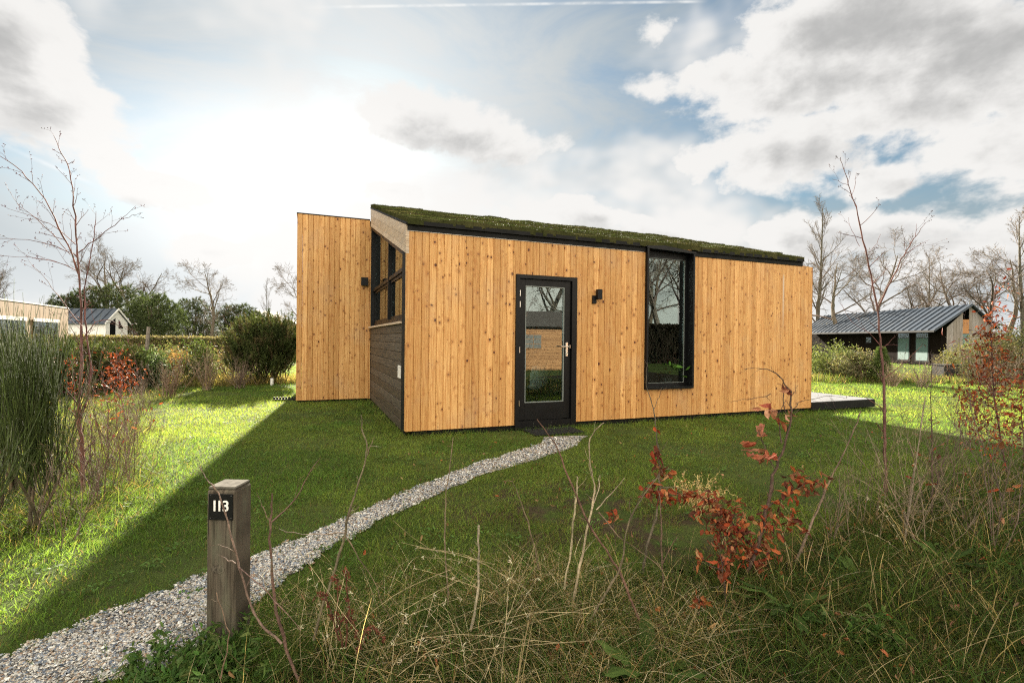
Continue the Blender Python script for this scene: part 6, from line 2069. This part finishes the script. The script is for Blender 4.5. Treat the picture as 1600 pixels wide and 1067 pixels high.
# broad leaved rosettes
def rosette(px, py, n, L, Wd, seed, lab, up=.9, cols=((.046, .082, .018), (.070, .112, .026))):
    rng = np.random.default_rng(seed); b = gnd(px, py)
    t = thing('leaf_rosette', lab, 'plant', b, 0, 'broad leaved rosettes in the foreground')
    a = Acc(); an = rng.uniform(0, 2 * math.pi, n)
    rad = np.stack([np.cos(an), np.sin(an), np.zeros(n)], 1)
    u_ = rng.uniform(.35, 1.5, n) * up
    D = unit(rad + np.array([0, 0, 1.0]) * u_[:, None]); S = np.stack([-np.sin(an), np.cos(an), np.zeros(n)], 1)
    nn = np.cross(S, D)
    LL = L * rng.uniform(.6, 1.1, n); WW = Wd * rng.uniform(.75, 1.1, n)
    C = np.array(cols)[rng.integers(0, len(cols), n)] * rng.uniform(.7, 1.3, (n, 1))
    B = rad * .25 - np.array([0, 0, .45]) * rng.uniform(.4, 1.4, (n, 1))
    P = rad * .015
    prof_ = ((0, .10), (.15, .30), (.35, .8), (.55, 1), (.75, .85), (.9, .5), (1, .05))
    for sg in (-1, 1):
        lv = []
        for t_, w in prof_:
            c = P + D * (LL * t_)[:, None] + B * (LL * t_ * t_)[:, None]
            wav = .012 * np.sin(t_ * 17 + an * 3)
            lv.append(c); lv.append(c + S * (sg * WW * w * .5)[:, None] + nn * (WW * w * .16 + wav * w)[:, None])
        V = np.stack(lv, 1); q_ = len(prof_); i = np.arange(n)[:, None] * (2 * q_); j = np.arange(q_ - 1)[None] * 2
        Q = np.stack([i + j, i + j + 1, i + j + 3, i + j + 2], -1).reshape(-1, 4)
        a.addq(V.reshape(-1, 3), Q, np.repeat(C, q_ - 1, axis=0))
    a.build('leaves', 'leaf', t, smooth=True)
    return t


rosette(1015, 1062, 14, .30, .075, 661, 'dark broad leaved rosette at the lower middle edge')
rosette(1240, 955, 30, .26, .038, 662, 'large spiky leaved rosette below the leafy beech')
rosette(1075, 1075, 10, .16, .09, 663, 'round leaved rosette right of the dark one at the lower edge', .6)
rosette(1480, 880, 16, .20, .05, 664, 'broad leaved rosette in the dark grass on the right', .7)
rosette(1345, 905, 14, .20, .04, 665, 'small leaf rosette right of the large spiky one', .7)

# nettle-like clump by the post
rng = np.random.default_rng(670)
def nettle(px, py, n, seed, lab, h=.13, cols=((.050, .095, .022), (.07, .125, .028), (.10, .14, .04)), sp=.11):
    rng = np.random.default_rng(seed); b = gnd(px, py); t = thing('leafy_weed', lab, 'plant', b, 0, 'leafy weeds at the path edge')
    st = Acc(); lf = Acc()
    P0 = rng.normal(0, sp, (n, 3)) * [1, .8, 0]; m_ = walk(rng, P0, unit(rng.normal(0, .25, (n, 3)) + [0, 0, 1]), rng.uniform(.5, 1.1, n) * h, 6, .08, .03)
    st.tubes(m_, np.tile(np.linspace(.003, .0015, 6), (n, 1)), 4, (.07, .11, .04)); st.build('stem', 'bark', t)
    P = np.repeat(m_[:, 1:].reshape(-1, 3), 4, axis=0); P = P + rng.normal(0, .006, P.shape)
    P = np.repeat(P, 2, axis=0) + rng.normal(0, .01, (len(P) * 2, 3)); leaves(lf, rng, P, .034, .017, [tuple(c) for c in cols], curl=.4, down=.1); lf.build('leaves', 'leaf', t)


nettle(335, 1052, 42, 671, 'leafy green weed clump at the foot of the number post')
nettle(262, 1075, 26, 672, 'lighter green weed clump left of the post at the bottom edge', .09, ((.08, .15, .04), (.10, .17, .05)))
nettle(1370, 1000, 16, 673, 'low dark weed clump in the grass at the lower right', .10)

# pale seed-bearing grass stalks in front
rng = np.random.default_rng(680)
specs = [((690, 1000), (620, 1035), 2.0), ((900, 940), (700, 1010), 2.0), ((780, 900), (660, 830), 2.2), ((800, 930), (640, 850), 2.2), ((760, 1067), (800, 880), 1.8), ((600, 1000), (760, 960), 2.1), ((690, 905), (560, 1010), 2.0), ((620, 1067), (700, 985), 1.9), ((860, 1000), (620, 1040), 1.9), ((540, 1040), (500, 900), 2.0), ((455, 1067), (560, 905), 2.0), ((1220, 780), (1290, 900), 3.2), ((1480, 860), (1400, 730), 3.4), ((1450, 900), (1370, 800), 3.2)]
a_ = Acc(); sdh = Acc()
for i, (p0_, p1_, D_) in enumerate(specs):
    for q in range(3 if i < 11 else 2):
        jx, jy = rng.normal(0, 34), rng.normal(0, 26)
        x0_, y0_ = p0_[0] + rng.normal(0, 25), p0_[1] + rng.normal(0, 12); x1_, y1_ = p1_
        mx_, my_ = (x0_ + x1_) / 2 + jx * .6, (y0_ + y1_) / 2 - abs(rng.normal(12, 8)) + jy * .5
        p, rr = trace([(x0_, y0_, D_), (mx_, my_, D_ + rng.normal(0, .05)), (x1_ + jx, y1_ + jy, D_)], .0013, .0007, .0015, rng)
        a_.tubes(p, rr, 3, np.array([.36, .29, .17]) * rng.uniform(.6, 1.2))
        if q < 2:
            idx = rng.integers(len(p) // 2, len(p), 14); P = p[idx] + rng.normal(0, .002, (14, 3))
            D = unit(rng.normal(0, 1, (14, 3))); sdh.strips(P, D, unit(np.cross(D, rng.normal(0, 1, (14, 3)))), np.zeros((14, 3)), .016, .0032, col_jit(rng, (.55, .50, .36), 14), ((0, .4), (.5, 1), (1, .2)))
so_ = a_.build('straw_stalks', 'bark'); tag(so_, 'fine pale straw stalks bending over the foreground grass', 'straw', kind='stuff')
sdh.build('seed_husks', 'dryleaf', so_)

long_grass('upright_grass', 'loose upright green and dead grass blades standing in the foreground bed', lambda r, n: r.uniform(-1.4, 5.5, n), lambda r, n: r.uniform(1.3, 6.0, n), 3600, .22, .52, 45, [(.09, .15, .035), (.07, .12, .028), (.34, .27, .15), (.48, .39, .24), (.22, .15, .08)],
           wd=.0036, lean=.33, droop=.35, tufts=5, spread=.05, mask=lambda x, y, r: r.random(len(x)) < bed_right(x, y))
# clover, daisy rosettes and other broad leaves in the lawn
rng = np.random.default_rng(688)
nc = 700
cx_ = rng.uniform(-4.5, 6, nc); cy_ = rng.uniform(2.6, 9.5, nc)
ok = (fbm(cx_, cy_, 1.5, 3) > .47) & ~in_house(cx_, cy_) & ~inside_path(cx_, cy_, -.1)
cx_, cy_ = cx_[ok], cy_[ok]; k = np.repeat(np.arange(len(cx_)), 22); n = len(k)
P = np.stack([cx_[k] + rng.normal(0, .035, n), cy_[k] + rng.normal(0, .035, n), rng.uniform(.012, .040, n)], 1)
an = rng.uniform(0, 6.28, n)
D = unit(np.stack([np.cos(an), np.sin(an), rng.uniform(.05, .6, n)], 1)); S = unit(np.cross(D, rng.normal(0, .25, (n, 3)) + [0, 0, 1]))
a_ = Acc(); a_.strips(P, D, S, np.zeros((n, 3)), rng.uniform(.012, .032, n), rng.uniform(.008, .015, n), col_jit(rng, (.085, .150, .035), n, .45), ((0, .3), (.4, 1), (.8, .8), (1, .2)))
tag(a_.build('lawn_weeds', 'leaf'), 'small broad leaved weeds and clover scattered through the lawn', 'weeds', kind='stuff')

# fallen leaves and litter
rng = np.random.default_rng(690)
n = 2600
x = rng.uniform(-1.2, 7, n); y = rng.uniform(1.6, 8, n); ok = (rng.random(n) < .10 + .90 * bed_right(x, y)) & ~in_house(x, y)
P = np.stack([x, y, rng.uniform(.02, .06, n)], 1)[ok]
a_ = Acc(); leaves(a_, rng, P, .032, .020, [(.20, .10, .05), (.30, .18, .09), (.16, .09, .05), (.32, .10, .04)], down=0)
tag(a_.build('fallen_leaves', 'dryleaf'), 'scattered brown fallen leaves in the foreground grass', 'leaves', kind='stuff')

# ------------------------------------------------------------------ behind the viewer: what the door and window glass reflect
def refl(p):
    p = np.array(p, float); return p - 2 * ((p - A) @ hV) * hV


cb = refl(gnd(852, 578)); cb[2] = 0
# wall of the cabin faces the door
cabin = thing('garden_cabin', 'small orange timber cabin with dark roof seen only mirrored in the door', 'cabin', cb, TH + R(180) + R(8))
a_ = Acc(); z = .05
while z < 1.95:
    a_.box(-2.2, 2.2, -.04, 0, z + .004, z + .14, (rn.random(), rn.random(), rn.random())); z += .143
a_.build('wall', 'cabin_wood', cabin)
a_ = Acc(); a_.box(-2.15, 2.15, .001, 3.0, 0, 1.95); a_.build('rear_walls', 'cabin_wood', cabin)
a_ = Acc(); a_.prism([(-.35, 1.96), (3.2, 1.96), (1.5, 2.75)], 0, -2.5, 2.5, (0, 0, 0)); a_.build('roof', 'felt_roof', cabin)
a_ = Acc(); a_.box(.15, 1.0, -.075, -.041, .95, 1.62); w_ = a_.build('window', 'cabin_wood', cabin)
for i in range(2):
    for j in range(3):
        a_ = Acc(); a_.box(.20 + i * .385, .56 + i * .385, -.082, -.076, .99 + j * .205, 1.175 + j * .205); a_.build('pane', 'plaster', w_)
for i, (px, D_, s_, k, lab) in enumerate(((850, 44, 1.35, 1, 'leafless tree behind the garden cabin, mirrored in the door glass'), (1010, 46, 1.3, 0, 'left of three leafless trees mirrored in the tall window'), (1035, 42, 1.4, 3, 'middle of three leafless trees mirrored in the tall window'), (1065, 50, 1.5, 1, 'right of three leafless trees mirrored in the tall window'), (905, 40, 1.2, 0, 'leafless tree behind the viewer right of the cabin'))):
    p = refl(at(px, 533, D_)); p[2] = 0
    t_ = dup(types_used[k], p, i * 2.1, lab, s_, 'leafless trees behind the viewer')
p0 = refl(at(915, 533, 30)); p1 = refl(at(1200, 533, 30))
hd = hedge('tall dark hedge behind the viewer mirrored in the tall window', p0[0], p1[0], p0[1], p1[1], 2.25, 34000, 701, [(.018, .02, .010), (.03, .024, .016)], (.04, .03, .02), (.03, .024, .016))
p0 = refl(at(700, 533, 30)); p1 = refl(at(925, 533, 31))
hd = hedge('brown hedge behind the garden cabin', p0[0], p1[0], p0[1], p1[1], 1.9, 9000, 702, [(.06, .06, .03), (.09, .07, .04)], topc=(.06, .05, .03))
